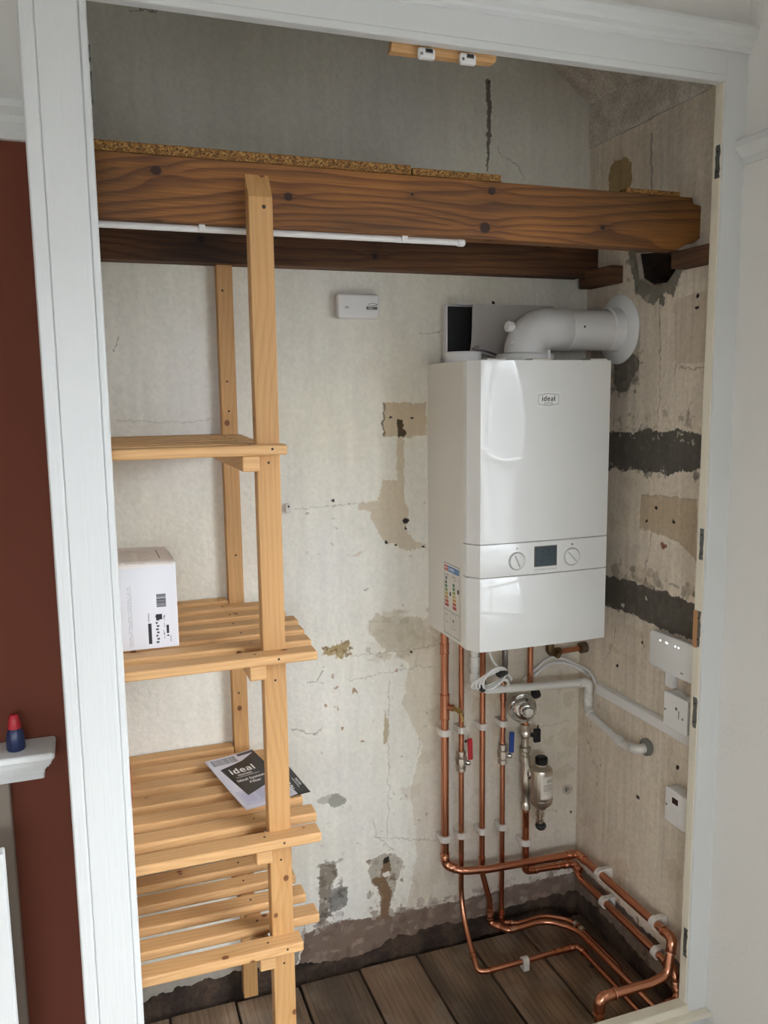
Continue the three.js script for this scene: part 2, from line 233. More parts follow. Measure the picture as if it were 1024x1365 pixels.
const rightWallTex = wallTex(0.6, 2.4, -0.02, 0, 800, '#d8cbb8', (h) => {
  h.dabs(60, 0, 0.58, 0.2, 1.95, 0.01, 0.05, ['#d3c3ae', '#c0ac93', '#bda78c'], 0.35, 31);
  h.dabs(30, 0, 0.58, 2.0, 2.24, 0.01, 0.03, ['#d3c3ae', '#c6b59e'], 0.35, 32);
  h.poly(FEAT.topMark, '#9a7f52', 0.9); h.line([[0.3, 2.2], [0.31, 2.02]], '#c9bfb2', 0.014, 0.6); h.line([[0.265, 2.2], [0.27, 2.03]], '#8a8073', 0.008, 0.6);
  h.poly(FEAT.paleTop, '#d6ccb9', 0.7); h.poly([[0.37, 1.8], [0.49, 1.81], [0.49, 1.65], [0.38, 1.645]], '#beb09c', 0.7);
  h.dabs(22, 0.23, 0.34, 1.5, 1.8, 0.003, 0.007, ['#ddcfba'], 0.4, 33);
  h.poly(FEAT.cement1, '#7d776a'); h.dabs(40, 0.18, 0.41, 1.79, 1.95, 0.004, 0.014, ['#5e5a50', '#989182', '#46443c', '#b4aa98'], 0.7, 34);
  h.poly(FEAT.cement2, '#6d675c'); h.dabs(40, 0.12, 0.25, 1.57, 1.69, 0.004, 0.014, ['#5b564c', '#8a8275', '#a89b88'], 0.7, 35);
  h.poly([[0.02, 1.78], [0.24, 1.76], [0.24, 1.6], [0.02, 1.58]], '#7a7266', 0.35);
  h.dabs(45, 0.1, 0.5, 1.48, 1.53, 0.003, 0.015, ['#dccfbc', '#a3947f', '#8d8172', '#bfae97'], 0.6, 36);
  h.poly([[-0.02, 1.475]].concat(FEAT.band1.slice(0, 7), [[0.6, 1.49], [0.6, 1.405]], FEAT.band1.slice(7), [[-0.02, 1.374]]), '#59544c');
  h.dabs(55, 0, 0.5, 1.38, 1.49, 0.003, 0.014, ['#6b655c', '#47433d', '#736d62'], 0.6, 37); h.dabs(22, 0.1, 0.5, 1.465, 1.5, 0.002, 0.007, ['#d9cfbf', '#b5a997'], 0.9, 38); h.dabs(18, 0.1, 0.5, 1.375, 1.4, 0.002, 0.007, ['#cfc4b2'], 0.8, 39);
  h.poly(FEAT.tanR, '#b9a68b', 0.95); h.line([[0.265, 1.322], [0.474, 1.337]], '#95866f', 0.003, 0.7); h.poly(FEAT.paleBlob, '#ddd1bf'); h.dot([0.36, 1.207], 0.012, 0.007, '#8a5f45');
  h.dabs(30, 0.15, 0.5, 1.09, 1.13, 0.004, 0.02, ['#8a7d6b', '#9f917d', '#746a5b'], 0.6, 40);
  h.poly([[-0.02, 1.08]].concat(FEAT.band2.slice(0, 6), [[0.6, 1.09], [0.6, 1.0]], FEAT.band2.slice(6), [[-0.02, 0.996]]), '#5b544a');
  h.dabs(50, 0, 0.55, 1.0, 1.09, 0.003, 0.014, ['#6a6257', '#4a443b', '#72695c'], 0.6, 41); h.dot([0.205, 1.02], 0.008, 0.006, '#d5cec2'); h.dot([0.3, 1.06], 0.004, 0.004, '#c9c0b2');
  FEAT.rholes.forEach((p, i) => h.dot(p, 0.0045, 0.0045, i === 5 ? '#7b4a35' : '#2b211a')); FEAT.rpencil.forEach((p) => h.line(p, '#7b6c59', 0.0025, 0.6));
  h.poly([[-0.02, 0.165], [0.1, 0.17], [0.3, 0.16], [0.6, 0.165], [0.6, 0], [-0.02, 0]], '#6f5e50', 0.9);
  h.dabs(90, 0, 0.58, 0.03, 0.17, 0.004, 0.018, ['#5c4c40', '#85705f', '#4d4038', '#93806e'], 0.6, 42); h.dabs(14, 0.05, 0.12, 0.45, 0.75, 0.003, 0.01, ['#7d6a55', '#937f69'], 0.5, 43);
}, (c, x, y) => {
  const m = 1 + (fbm(x * 6, y * 4, 51, 4) - 0.5) * 0.12 + (fbm(x * 150, y * 150, 53, 3) - 0.5) * 0.11 + (fbm(x * 85, y * 4.5, 55, 3) - 0.5) * 0.13;
  return [c[0] * m, c[1] * m, c[2] * m];
});
const bumpTex = dataTex(512, 512, (i, j) => { const v = 255 * clamp(0.5 + (fbm(i / 9, j / 9, 61, 4) - 0.5) * 0.7 + (fbm(i / 70, j / 45, 63, 3) - 0.5) * 0.8); return [v, v, v]; }, false); metres(bumpTex, 0.5, 0.5);
const brushTex = dataTex(512, 512, (i, j) => { const v = 255 * clamp(0.5 + (fbm(i / 4, j / 90, 71, 3) - 0.5) * 0.6 + (fbm(i / 40, j / 120, 73, 3) - 0.5) * 0.9); return [v, v, v]; }, false); metres(brushTex, 0.35, 0.35);
const grimeTex = (a, b, s) => metres(dataTex(512, 512, (i, j) => mixc(a, b, smooth(0.25, 0.75, fbm(i / 40, j / 40, s, 5))).map((v) => v * (0.85 + 0.3 * fbm(i / 3, j / 3, s + 3, 2)))), 0.5, 0.5);

function woodTex(w, h, Wm, Hm, pal, freq, knots, seed, { x0 = 0, y0 = 0, dust = 0, fibre = 0.35, ring = 0.8, stain = 0.12, cath = 0.02 } = {}) {
  return metres(dataTex(w, h, (i, j) => {
    const x = x0 + i / w * Wm, y = y0 + j / h * Hm; let d = (fbm(x * 1.3, y * 5, seed, 3) - 0.5) * 2 * cath + (fbm(x * 7, y * 30, seed + 5, 3) - 0.5) * 0.004, kn = 0, halo = 0;
    for (const [kx, ky, r] of knots) { const ex = (x - kx) * 0.55, ey = y - ky, q = Math.hypot(ex, ey) / r; if (q < 9) { d += Math.sign(ey || 1) * r * 1.3 * Math.exp(-q * q / 9) * (1 - Math.exp(-q * q)); const f = Math.hypot((x - kx) * 0.85, ey) / r * (0.85 + 0.3 * noise(x * 90, y * 90, seed)); kn = Math.max(kn, smooth(1.05, 0.7, f)); halo = Math.max(halo, Math.exp(-q * q / 5)); } }
    const u = (y + d) * freq, s = u - Math.floor(u), late = smooth(0.35, 0.92, s) * smooth(1.0, 0.93, s);
    const f = fbm(x * 14, y * 700, seed + 9, 3), big = fbm(x * 3, y * 9, seed + 13, 3);
    let c = mixc(pal[0], pal[1], clamp(late * ring + halo * 0.35)); c = mixc(c, pal[2], clamp(kn * 0.9)); if (dust) c = mixc(c, [126, 113, 98], dust * smooth(0.48, 0.66, fbm(x * 11, y * 11, seed + 31, 5))); const m = 1 + (f - 0.5) * fibre + (big - 0.5) * 2 * stain; return [c[0] * m, c[1] * m, c[2] * m];
  }), Wm, Hm, x0, y0);
}
const pineKnots = (() => { const R = rng(77), k = []; for (let i = 0; i < 26; i++) k.push([R() * 1.6, R() * 0.4, 0.0028 + R() * 0.0045]); return k; })();
const pineTex = woodTex(1024, 384, 1.6, 0.4, [[226, 184, 130], [206, 158, 102], [122, 76, 40]], 95, pineKnots, 101, { fibre: 0.12, ring: 0.42, stain: 0.07, cath: 0.045 });
const beamTex = woodTex(2048, 256, 1.46, 0.16, [[136, 97, 54], [92, 58, 30], [44, 24, 12]], 60, [[-0.43, 1.985, 0.009], [-0.19, 1.955, 0.008], [0.22, 1.92, 0.011], [0.235, 1.993, 0.008], [0.06, 1.975, 0.003], [0.5, 1.935, 0.006]], 141, { x0: -0.66, y0: 1.88, fibre: 0.45, ring: 0.75, stain: 0.45, cath: 0.09 });
const oldWoodTex = woodTex(1024, 256, 1.46, 0.2, [[104, 70, 44], [74, 46, 28], [34, 20, 12]], 50, [[-0.3, 0.05, 0.009], [0.12, 0.03, 0.008], [0.6, 0.08, 0.01], [-0.1, 0.13, 0.007]], 161, { x0: -0.66, fibre: 0.5, ring: 0.7, stain: 0.5, cath: 0.06 });
const floorTex = woodTex(1024, 768, 1.2, 0.9, [[116, 95, 75], [90, 70, 54], [50, 37, 28]], 60, [[0.2, 0.2, 0.008], [0.7, 0.5, 0.01], [1.0, 0.1, 0.007]], 181, { fibre: 0.4, ring: 0.45, stain: 0.6, cath: 0.04, dust: 0.55 });
const chipTex = (() => { const R = rng(7), t = print(512, 512, (g) => { g.fillStyle = '#8a6a3c'; g.fillRect(0, 0, 512, 512); const cols = ['#b8904f', '#a27a40', '#c9a566', '#7a5a30', '#94703c', '#5f4524', '#d4b67c']; for (let k = 0; k < 9000; k++) { g.save(); g.translate(R() * 512, R() * 512); g.rotate((R() - 0.5) * 2.4); g.fillStyle = cols[Math.floor(R() * cols.length)]; g.fillRect(0, 0, 6 + R() * 18, 1.5 + R() * 4.5); g.restore(); } }); t.wrapS = t.wrapT = THREE.RepeatWrapping; return metres(t, 0.25, 0.25); })();

const MAT = {
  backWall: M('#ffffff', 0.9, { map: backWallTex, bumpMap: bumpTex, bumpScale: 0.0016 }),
  rightWall: M('#ffffff', 0.92, { map: rightWallTex, bumpMap: bumpTex, bumpScale: 0.0022 }),
  render: M('#ffffff', 0.95, { map: grimeTex([50, 39, 32], [84, 67, 54], 81), bumpMap: bumpTex, bumpScale: 0.006 }),
  cement: M('#ffffff', 0.95, { map: grimeTex([104, 98, 88], [140, 132, 120], 85), bumpMap: bumpTex, bumpScale: 0.004 }),
  dirt: M('#ffffff', 1, { map: grimeTex([46, 37, 31], [78, 64, 53], 91) }),
  paint: M('#dadbd8', 0.36, { bumpMap: brushTex, bumpScale: 0.0004 }),
  paintWarm: M('#e4dcc8', 0.45, { bumpMap: brushTex, bumpScale: 0.0008 }),
  roomWall: M('#e4e2dc', 0.85, { bumpMap: bumpTex, bumpScale: 0.0012 }),
  rust: M('#6c3420', 0.8, { bumpMap: bumpTex, bumpScale: 0.0006 }),
  ceiling: M('#e6e3dc', 0.9),
  closetCeil: M('#ffffff', 0.95, { map: grimeTex([196, 186, 172], [218, 210, 198], 95), bumpMap: bumpTex, bumpScale: 0.002 }),
  roomFloor: M('#b9b2a6', 0.8),
  pine: M('#eee6df', 0.55, { map: pineTex }),
  post: M('#ded2c2', 0.55, { map: pineTex }),
  beam: M('#d4c2a2', 0.6, { map: beamTex }),
  oldWood: M('#ffffff', 0.75, { map: oldWoodTex }),
  board: M('#ffffff', 0.85, { map: floorTex, bumpMap: bumpTex, bumpScale: 0.0015 }),
  chip: M('#d2bfa4', 0.8, { map: chipTex }),
  endGrain: M('#c9a46a', 0.8),
  bare: M('#b98a5e', 0.75),
  boiler: M('#e6e6e2', 0.3, { clearcoat: 1, clearcoatRoughness: 0.015 }),
  boilerSide: M('#e3e0d8', 0.38),
  gap: M('#6b6a66', 0.8),
  whitePlastic: M('#e3e1dd', 0.35),
  waste: M('#d6d3cb', 0.42),
  flue: M('#ececea', 0.35),
  clip: M('#d9d3ca', 0.45),
  grey: M('#a9a69f', 0.5),
  rubber: M('#77756e', 0.75),
  black: M('#141414', 0.45),
  blackCard: M('#161718', 0.7),
  copper: M('#c98a6c', 0.27, { metalness: 1 }),
  solder: M('#d8a68c', 0.24, { metalness: 1 }),
  brass: M('#c9aa6c', 0.28, { metalness: 1 }),
  nickel: M('#c9c2b6', 0.34, { metalness: 1 }),
  chrome: M('#c9c7c2', 0.12, { metalness: 1 }),
  steel: M('#8f8f8d', 0.35, { metalness: 1 }),
  zinc: M('#6f706c', 0.55, { metalness: 0.6, bumpMap: bumpTex, bumpScale: 0.001 }),
  red: M('#b01c2a', 0.4), blue: M('#1d3f86', 0.4), screw: M('#3a332b', 0.5, { metalness: 0.5 }),
  paper: M('#e9e8ea', 0.7), buff: M('#cbbcae', 0.8), greyPaper: M('#bdb7b0', 0.8),
  greyBrown: M('#8d8073', 0.8, { bumpMap: bumpTex, bumpScale: 0.002 }),
  glass: M('#ffffff', 0.02, { transmission: 1, thickness: 0 }),
};
MAT.led = new THREE.MeshStandardMaterial({ color: '#ffffff', emissive: '#eaf4ff', emissiveIntensity: 2 });
// ---------- the room and the cupboard shell ----------
const XR = 0.757, H = 2.6, FZ0 = 0.55, FZ1 = 0.577;           // right wall, ceiling, back and front of the cupboard frame
{
  const f = struct('floor', 'dirty bare wooden floorboards inside the cupboard and brown floor of the room', 'floor');
  part(f, 'room_floor', ubox(ROOM.x0 - 0.2, XR + 0.2, -0.14, 0, FZ1 + 0.05, ROOM.z1 + 0.2), MAT.roomFloor);
  part(f, 'subfloor', ubox(-0.8, XR + 0.2, -0.14, -0.028, -0.2, FZ1 + 0.05), MAT.dirt);
  const edges = [-0.62, -0.455, -0.285, -0.112, 0.06, 0.231, 0.396, 0.567, 0.739, 0.8], R = rng(3);
  for (let i = 0; i < edges.length - 1; i++) {
    const z0 = 0.008 + R() * 0.01, a = edges[i] + 0.003, b = edges[i + 1] - 0.003, cut = i === 2 ? 0.16 : 0;
    const dy = (R() - 0.5) * 0.004;
    if (cut) part(f, 'floorboard', timber(2, [i * 0.31, i * 0.19], a, b, -0.026, dy - 0.004, z0, cut - 0.004, 0.003), MAT.board);
    part(f, 'floorboard', timber(2, [i * 0.31 + 0.2, i * 0.19], a, b, -0.026, dy, cut || z0, FZ1 + 0.05, 0.003), MAT.board);
  }
}
{
  const w = struct('wall_back', 'scarred off-white plaster back wall of the cupboard with holes and stains', 'wall');
  part(w, 'brickwork', ubox(-0.8, XR + 0.2, -0.14, H, -0.2, -0.014), MAT.render);
  const edge = ragged(FEAT.plasterEdge, 0.006, 0.012, 77);
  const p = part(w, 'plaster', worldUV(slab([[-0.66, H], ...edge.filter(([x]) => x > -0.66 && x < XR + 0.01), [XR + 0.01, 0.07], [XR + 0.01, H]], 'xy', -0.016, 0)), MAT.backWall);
  part(p, 'wall_plug', turned([[0, 0], [0.005, 0], [0.005, 0.004], [0.0025, 0.004], [0.0025, 0.001], [0, 0.001]], [0.726, 0.408, -0.001], [0, 0, 1], 14), MAT.grey);
}
{
  const w = struct('wall_right', 'stripped plaster right-hand wall with two dark cement bands and a black hole', 'wall');
  const HB = [[0.215, 1.928], [0.379, 1.912], [0.372, 1.868], [0.342, 1.842], [0.28, 1.842], [0.233, 1.866]];
  part(w, 'brickwork', worldUV(slab([[-0.2, -0.14], [0.562, -0.14], [0.562, H], [-0.2, H]], 'zy', XR + 0.014, XR + 0.2, 0, [HB])), MAT.render);
  part(w, 'hole_back', ubox(XR + 0.15, XR + 0.21, 1.8, 1.97, 0.18, 0.42), MAT.cement);
  const edge = ragged([[-0.01, 0.076], ...FEAT.rskirt.slice(1), [0.562, 0.07]], 0.006, 0.012, 79);
  part(w, 'plaster', worldUV(slab([[-0.01, H], ...edge, [0.562, H]], 'zy', XR, XR + 0.016, 0, [HB])), MAT.rightWall);
  // the room's part of the same wall, with the window opening
  const a = WIN_R, x0 = XR, x1 = XR + 0.2;
  for (const [z0, z1, y0, y1] of [[0.562, a.z0, -0.14, H], [a.z1, ROOM.z1 + 0.2, -0.14, H], [a.z0, a.z1, -0.14, a.y0], [a.z0, a.z1, a.y1, H]]) part(w, 'room_section', ubox(x0, x1, y0, y1, z0, z1), MAT.roomWall);
  // frieze board high on the cupboard wall
  part(w, 'frieze_board', ubox(XR - 0.006, XR + 0.002, 2.234, 2.345, 0, 0.268, 0.002), MAT.closetCeil);
  part(w, 'frieze_board', ubox(XR - 0.009, XR + 0.002, 2.236, 2.345, 0.27, 0.55, 0.002), MAT.closetCeil);
}
function windowIn(name, label, axis, a, at, dirIn) {          // sash window filling an opening; axis 'z' in the right wall, 'x' in the wall behind
  const w = struct(name, label, 'window'), y0 = a.y0, y1 = a.y1, u0 = axis === 'z' ? a.z0 : a.x0, u1 = axis === 'z' ? a.z1 : a.x1;
  const b = (p0, p1, q0, q1, d0, d1, r = 0.004) => { const s = dirIn < 0 ? [at + d0, at + d1] : [at - d1, at - d0]; return axis === 'z' ? ubox(s[0], s[1], q0, q1, p0, p1, r) : ubox(p0, p1, q0, q1, s[0], s[1], r); };
  for (const [p0, p1, q0, q1] of [[u0, u0 + 0.06, y0, y1], [u1 - 0.06, u1, y0, y1], [u0 + 0.06, u1 - 0.06, y0, y0 + 0.07], [u0 + 0.06, u1 - 0.06, y1 - 0.06, y1], [u0 + 0.06, u1 - 0.06, (y0 + y1) / 2 - 0.02, (y0 + y1) / 2 + 0.02], [(u0 + u1) / 2 - 0.02, (u0 + u1) / 2 + 0.02, y0 + 0.07, (y0 + y1) / 2 - 0.02], [(u0 + u1) / 2 - 0.02, (u0 + u1) / 2 + 0.02, (y0 + y1) / 2 + 0.02, y1 - 0.06]]) part(w, 'window_frame', b(p0, p1, q0, q1, 0.09, 0.14), MAT.paint);
  part(w, 'pane', b(u0 + 0.05, u1 - 0.05, y0 + 0.05, y1 - 0.05, 0.11, 0.114, 0), MAT.glass);
  part(w, 'window_sill', b(u0 - 0.05, u1 + 0.05, y0 - 0.03, y0, -0.05, 0.1), MAT.paint);
  for (const [p0, p1, q0, q1] of [[u0 - 0.08, u0, y0, y1 + 0.08], [u1, u1 + 0.08, y0, y1 + 0.08], [u0, u1, y1, y1 + 0.08]]) part(w, 'architrave', b(p0, p1, q0, q1, -0.02, 0.004), MAT.paint);
  return w;
}
const w1 = windowIn('window_1', 'white sash window in the right-hand wall of the room', 'z', WIN_R, XR, -1);
for (const z of [1.1, 1.2]) part(w1, 'glazing_bar', ubox(XR + 0.09, XR + 0.14, WIN_R.y0 + 0.07, WIN_R.y1 - 0.06, z - 0.011, z + 0.011, 0.004), MAT.paint);
windowIn('window_2', 'added white sash window in the unseen wall behind the viewer for frontal fill', 'x', WIN_F, ROOM.z1, -1);
{
  const a = WIN_F, w = struct('wall_front', 'rust-brown wall behind the viewer with an added window and white frieze', 'wall');
  for (const [x0, x1, y0, y1] of [[ROOM.x0 - 0.2, a.x0, -0.14, H], [a.x1, XR, -0.14, H], [a.x0, a.x1, -0.14, a.y0], [a.x0, a.x1, a.y1, 2.05]]) part(w, 'wall_section', ubox(x0, x1, y0, Math.min(y1, 2.05), ROOM.z1, ROOM.z1 + 0.2), MAT.rust);
  part(w, 'frieze', ubox(ROOM.x0 - 0.2, XR, 2.05, H, ROOM.z1, ROOM.z1 + 0.2), MAT.roomWall);
  const l = struct('wall_left', 'white left-hand wall of the room', 'wall'); part(l, 'plaster', ubox(ROOM.x0 - 0.2, ROOM.x0, -0.14, H, -0.2, ROOM.z1), MAT.roomWall);
  const c = struct('ceiling', 'white ceiling of the room and dull cupboard ceiling', 'ceiling');
  part(c, 'room_ceiling', ubox(ROOM.x0 - 0.2, XR + 0.2, H, H + 0.12, FZ0, ROOM.z1 + 0.2), MAT.ceiling);
  part(c, 'cupboard_ceiling', ubox(ROOM.x0 - 0.2, XR + 0.2, H, H + 0.12, -0.2, FZ0), MAT.closetCeil);
  part(c, 'sloping_soffit', worldUV(slab([[XR + 0.01, 2.334], [XR + 0.01, H + 0.01], [0.41, H + 0.01]], 'xy', -0.01, FZ0)), MAT.closetCeil);
}
{
  const w = struct('wall_chimney_breast', 'rust-brown chimney breast wall beside the white cupboard frame', 'wall');
  part(w, 'breast', ubox(ROOM.x0, -0.605, -0.14, 2.02, -0.2, 0.44), MAT.rust);
  part(w, 'frieze', ubox(ROOM.x0, -0.605, 2.02, H, -0.2, 0.44), MAT.roomWall);
  const prof = [[0.44, 2.018], [0.452, 2.018], [0.456, 2.028], [0.455, 2.044], [0.462, 2.054], [0.474, 2.064], [0.478, 2.075], [0.474, 2.084], [0.44, 2.09]];
  part(w, 'picture_rail', worldUV(slab(prof, 'zy', ROOM.x0, -0.634)), MAT.paint);
  const sk = struct('baseboard_chimney', 'white skirting board along the chimney breast', 'skirting'); part(sk, 'board', ubox(-0.9, -0.64, 0, 0.12, 0.44, 0.455, 0.004), MAT.paint);
}
{ // white painted frame round the opening
  const t = struct('trim_1', 'white painted left post of the cupboard frame with worn inner edge', 'door frame');
  part(t, 'post_strip', ubox(-0.636, -0.612, 0, 2.3, FZ0, FZ1 + 0.0005, 0.004), MAT.paint);
  part(t, 'post_board', ubox(-0.6125, -0.5475, 0, 2.3, FZ0, FZ1, 0.003), MAT.paint);
  part(t, 'edge_bead', ubox(-0.548, -0.5345, 0, 2.212, FZ0, FZ1 - 0.005, 0.004), MAT.paint);
  part(t, 'side_board', ubox(-0.634, -0.604, 0, 2.3, 0.438, FZ0 + 0.001), MAT.paint);
  part(t, 'bare_wood_notch', worldUV(slab([[-0.5345, 0.86], [-0.5325, 0.862], [-0.5318, 0.9], [-0.5325, 0.936], [-0.5345, 0.94]], 'xy', FZ0 - 0.002, FZ1 - 0.007)), M('#9a5a38', 0.8));
  for (const [y0, y1] of [[2.12, 2.14], [2.055, 2.1]]) part(t, 'paint_chip', ubox(-0.5355, -0.5318, y0, y1, FZ0 - 0.001, FZ1 - 0.008, 0.001), MAT.zinc);
  const r = struct('trim_2', 'white painted right post of the cupboard frame with hinge recesses', 'door frame');
  part(r, 'post_board', ubox(0.7035, XR + 0.002, 0, 2.3, FZ0 + 0.001, FZ1, 0.003), MAT.paint);
  part(r, 'jamb_lining', ubox(0.7, 0.7045, 0.13, 2.212, FZ0 - 0.001, FZ1 - 0.006, 0.001), MAT.paintWarm);
  for (const [y, h, wide] of [[2.057, 0.066, 0], [1.248, 0.07, 0], [1.055, 0.082, 1], [0.858, 0.072, 0], [0.287, 0.072, 0]]) {
    const R = rng(Math.round(y * 100)), e = []; for (let k = 0; k <= 8; k++) e.push([FZ1 - 0.0165 - R() * 0.003, y - h / 2 + h * k / 8]); for (let k = 8; k >= 0; k--) e.push([FZ1 - 0.005 - R() * 0.003, y - h / 2 + h * k / 8]);
    if (wide) part(r, 'bare_wood', ubox(0.6985, 0.7, y - h / 2 - 0.004, y + h / 2, FZ0 - 0.002, FZ1 - 0.014, 0.0005), MAT.bare);
    const hp = part(r, 'hinge_recess', worldUV(slab(e, 'zy', 0.6988, 0.7004)), MAT.zinc);
    for (const s of [-0.3, 0.3]) part(hp, 'screw_hole', turned([[0, 0], [0.0025, 0], [0.0025, 0.0006], [0, 0.0006]], [0.6988, y + s * h, FZ1 - 0.012], [-1, 0, 0], 10), MAT.black);
  }
  const h = struct('trim_3', 'white painted header of the cupboard frame under a stepped moulding', 'door frame');
  part(h, 'header_board', ubox(-0.548, 0.705, 2.2115, 2.32, FZ0, FZ1, 0.003), MAT.paint);
  part(h, 'edge_bead', ubox(-0.535, 0.7, 2.209, 2.224, FZ0 + 0.004, FZ1 + 0.0015, 0.003), MAT.paint);
  part(h, 'moulding', worldUV(slab([[FZ1 - 0.01, 2.268], [FZ1 + 0.006, 2.268], [FZ1 + 0.007, 2.275], [FZ1 + 0.013, 2.279], [FZ1 + 0.014, 2.288], [FZ1 + 0.022, 2.294], [FZ1 + 0.027, 2.306], [FZ1 + 0.026, 2.313], [FZ1 - 0.01, 2.318]], 'zy', -0.66, XR + 0.002)), MAT.paint);
  const th = struct('trim_4', 'worn cream threshold board at the foot of the cupboard opening', 'threshold');
  part(th, 'board', ubox(-0.536, 0.706, 0, 0.133, FZ0, FZ1 + 0.004, 0.003), MAT.paintWarm);
  part(th, 'nosing', ubox(-0.55, XR, 0.1, 0.113, FZ1, FZ1 + 0.022, 0.004), MAT.paintWarm);
  const wl = struct('wall_above_frame', 'white wall between the cupboard frame and the ceiling', 'wall');
  part(wl, 'plaster', ubox(-0.64, XR + 0.002, 2.31, H, FZ0 - 0.002, FZ1 - 0.004), MAT.roomWall);
  part(wl, 'return', ubox(-0.64, -0.6, 2.29, H, 0.43, FZ0), MAT.roomWall);
  const pr = struct('trim_5', 'white picture rail on the right-hand wall beside the frame', 'picture rail');
  part(pr, 'rail', worldUV(slab([[XR + 0.001, 2.05], [XR - 0.006, 2.05], [XR - 0.008, 2.064], [XR - 0.016, 2.07], [XR - 0.026, 2.082], [XR - 0.027, 2.094], [XR - 0.02, 2.1], [XR + 0.001, 2.104]], 'xy', FZ1 + 0.002, ROOM.z1)), MAT.paint);
  const sk = struct('baseboard_right', 'white skirting board on the right-hand wall beside the frame', 'skirting');
  part(sk, 'board', ubox(XR - 0.016, XR, 0, 0.09, FZ1 + 0.024, ROOM.z1, 0.005), MAT.paint);
}
{
  const w = struct('wall_cupboard_left', 'off-white plaster left side wall inside the cupboard', 'wall');
  part(w, 'plaster', ubox(-0.607, -0.6032, -0.02, H, -0.015, FZ0), M('#e2ddd0', 0.9, { bumpMap: bumpTex, bumpScale: 0.0016 }));
}
// ---------- joists, loft boards, slatted shelving ----------
{
  const j = thing('ceiling_joist', 'old stained pine joist across the cupboard with knots and dark right end', 'joist', [0, 1.9, 0.43]);
  part(j, 'timber', grainUV(slab([[-0.604, 1.9], [0.695, 1.897], [0.72, 1.91], [0.742, 1.915], [0.757, 1.925], [0.757, 1.995], [0.735, 1.999], [0.733, 2.012], [-0.604, 2.012]], 'xy', 0.405, 0.451, 0.002), 0), MAT.beam);
  const b = thing('ceiling_joist', 'darker rough joist against the back wall above the alarm', 'joist', [0, 1.89, 0.02]);
  part(b, 'timber', grainUV(slab([[-0.604, 1.889], [0.71, 1.889], [0.735, 1.9], [0.757, 1.915], [0.757, 2.0], [-0.604, 2.0]], 'xy', 0.001, 0.05, 0.002), 0, [0, -1.89]), MAT.oldWood);
  const k = thing('timber_packer', 'short reddish timber packer under the rear joist end', 'wood block', [0.73, 1.86, 0.1]);
  part(k, 'block', timber(2, [0.2, 0], 0.716, 0.757, 1.862, 1.906, 0.02, 0.165, 0.003), MAT.oldWood);
  const k2 = thing('timber_packer', 'short reddish timber packer under the stained joist dark end', 'wood block', [0.73, 1.87, 0.48]);
  part(k2, 'block', timber(2, [0.5, 0.06], 0.715, 0.757, 1.862, 1.9, 0.405, 0.53, 0.003), MAT.oldWood);
  const sheets = [[-0.6, 0.059, 2.0125, 2.0305, 'long chipboard loft panel on the joists reaching the left frame post'], [0.0615, 0.257, 2.0125, 2.0265, 'short chipboard loft panel butted to the long one']];
  for (const [x0, x1, y0, y1, l] of sheets) { const c = thing('chipboard_panel', l, 'chipboard', [(x0 + x1) / 2, y0, 0.2]); part(c, 'panel', ubox(x0, x1, y0, y1, 0.004, 0.45, 0.0015), MAT.chip); }
  const c3 = thing('chipboard_panel', 'small chipboard offcut on the joist by the right-hand wall', 'chipboard', [0.63, 2.0125, 0.4]); part(c3, 'panel', ubox(0.56, 0.7, 2.0125, 2.022, 0.3, 0.449, 0.0015), MAT.chip);
  const r = thing('light_rail', 'thin white plastic tube under the stained joist with end cap', 'tube', [-0.2, 1.884, 0.428]);
  part(r, 'tube', turned([[0, 0], [0.0062, 0], [0.0062, 0.77], [0, 0.77]], [-0.6, 1.8925, 0.428], [1, 0, 0], 20), MAT.whitePlastic);
  part(r, 'end_cap', turned([[0, 0], [0.0072, 0], [0.0078, 0.003], [0.0078, 0.013], [0.006, 0.016], [0, 0.016]], [0.168, 1.8925, 0.428], [1, 0, 0], 20), MAT.whitePlastic);
  for (const x of [-0.35, 0.05]) part(r, 'saddle', ubox(x - 0.006, x + 0.006, 1.888, 1.9, 0.419, 0.437, 0.001), MAT.whitePlastic);
}
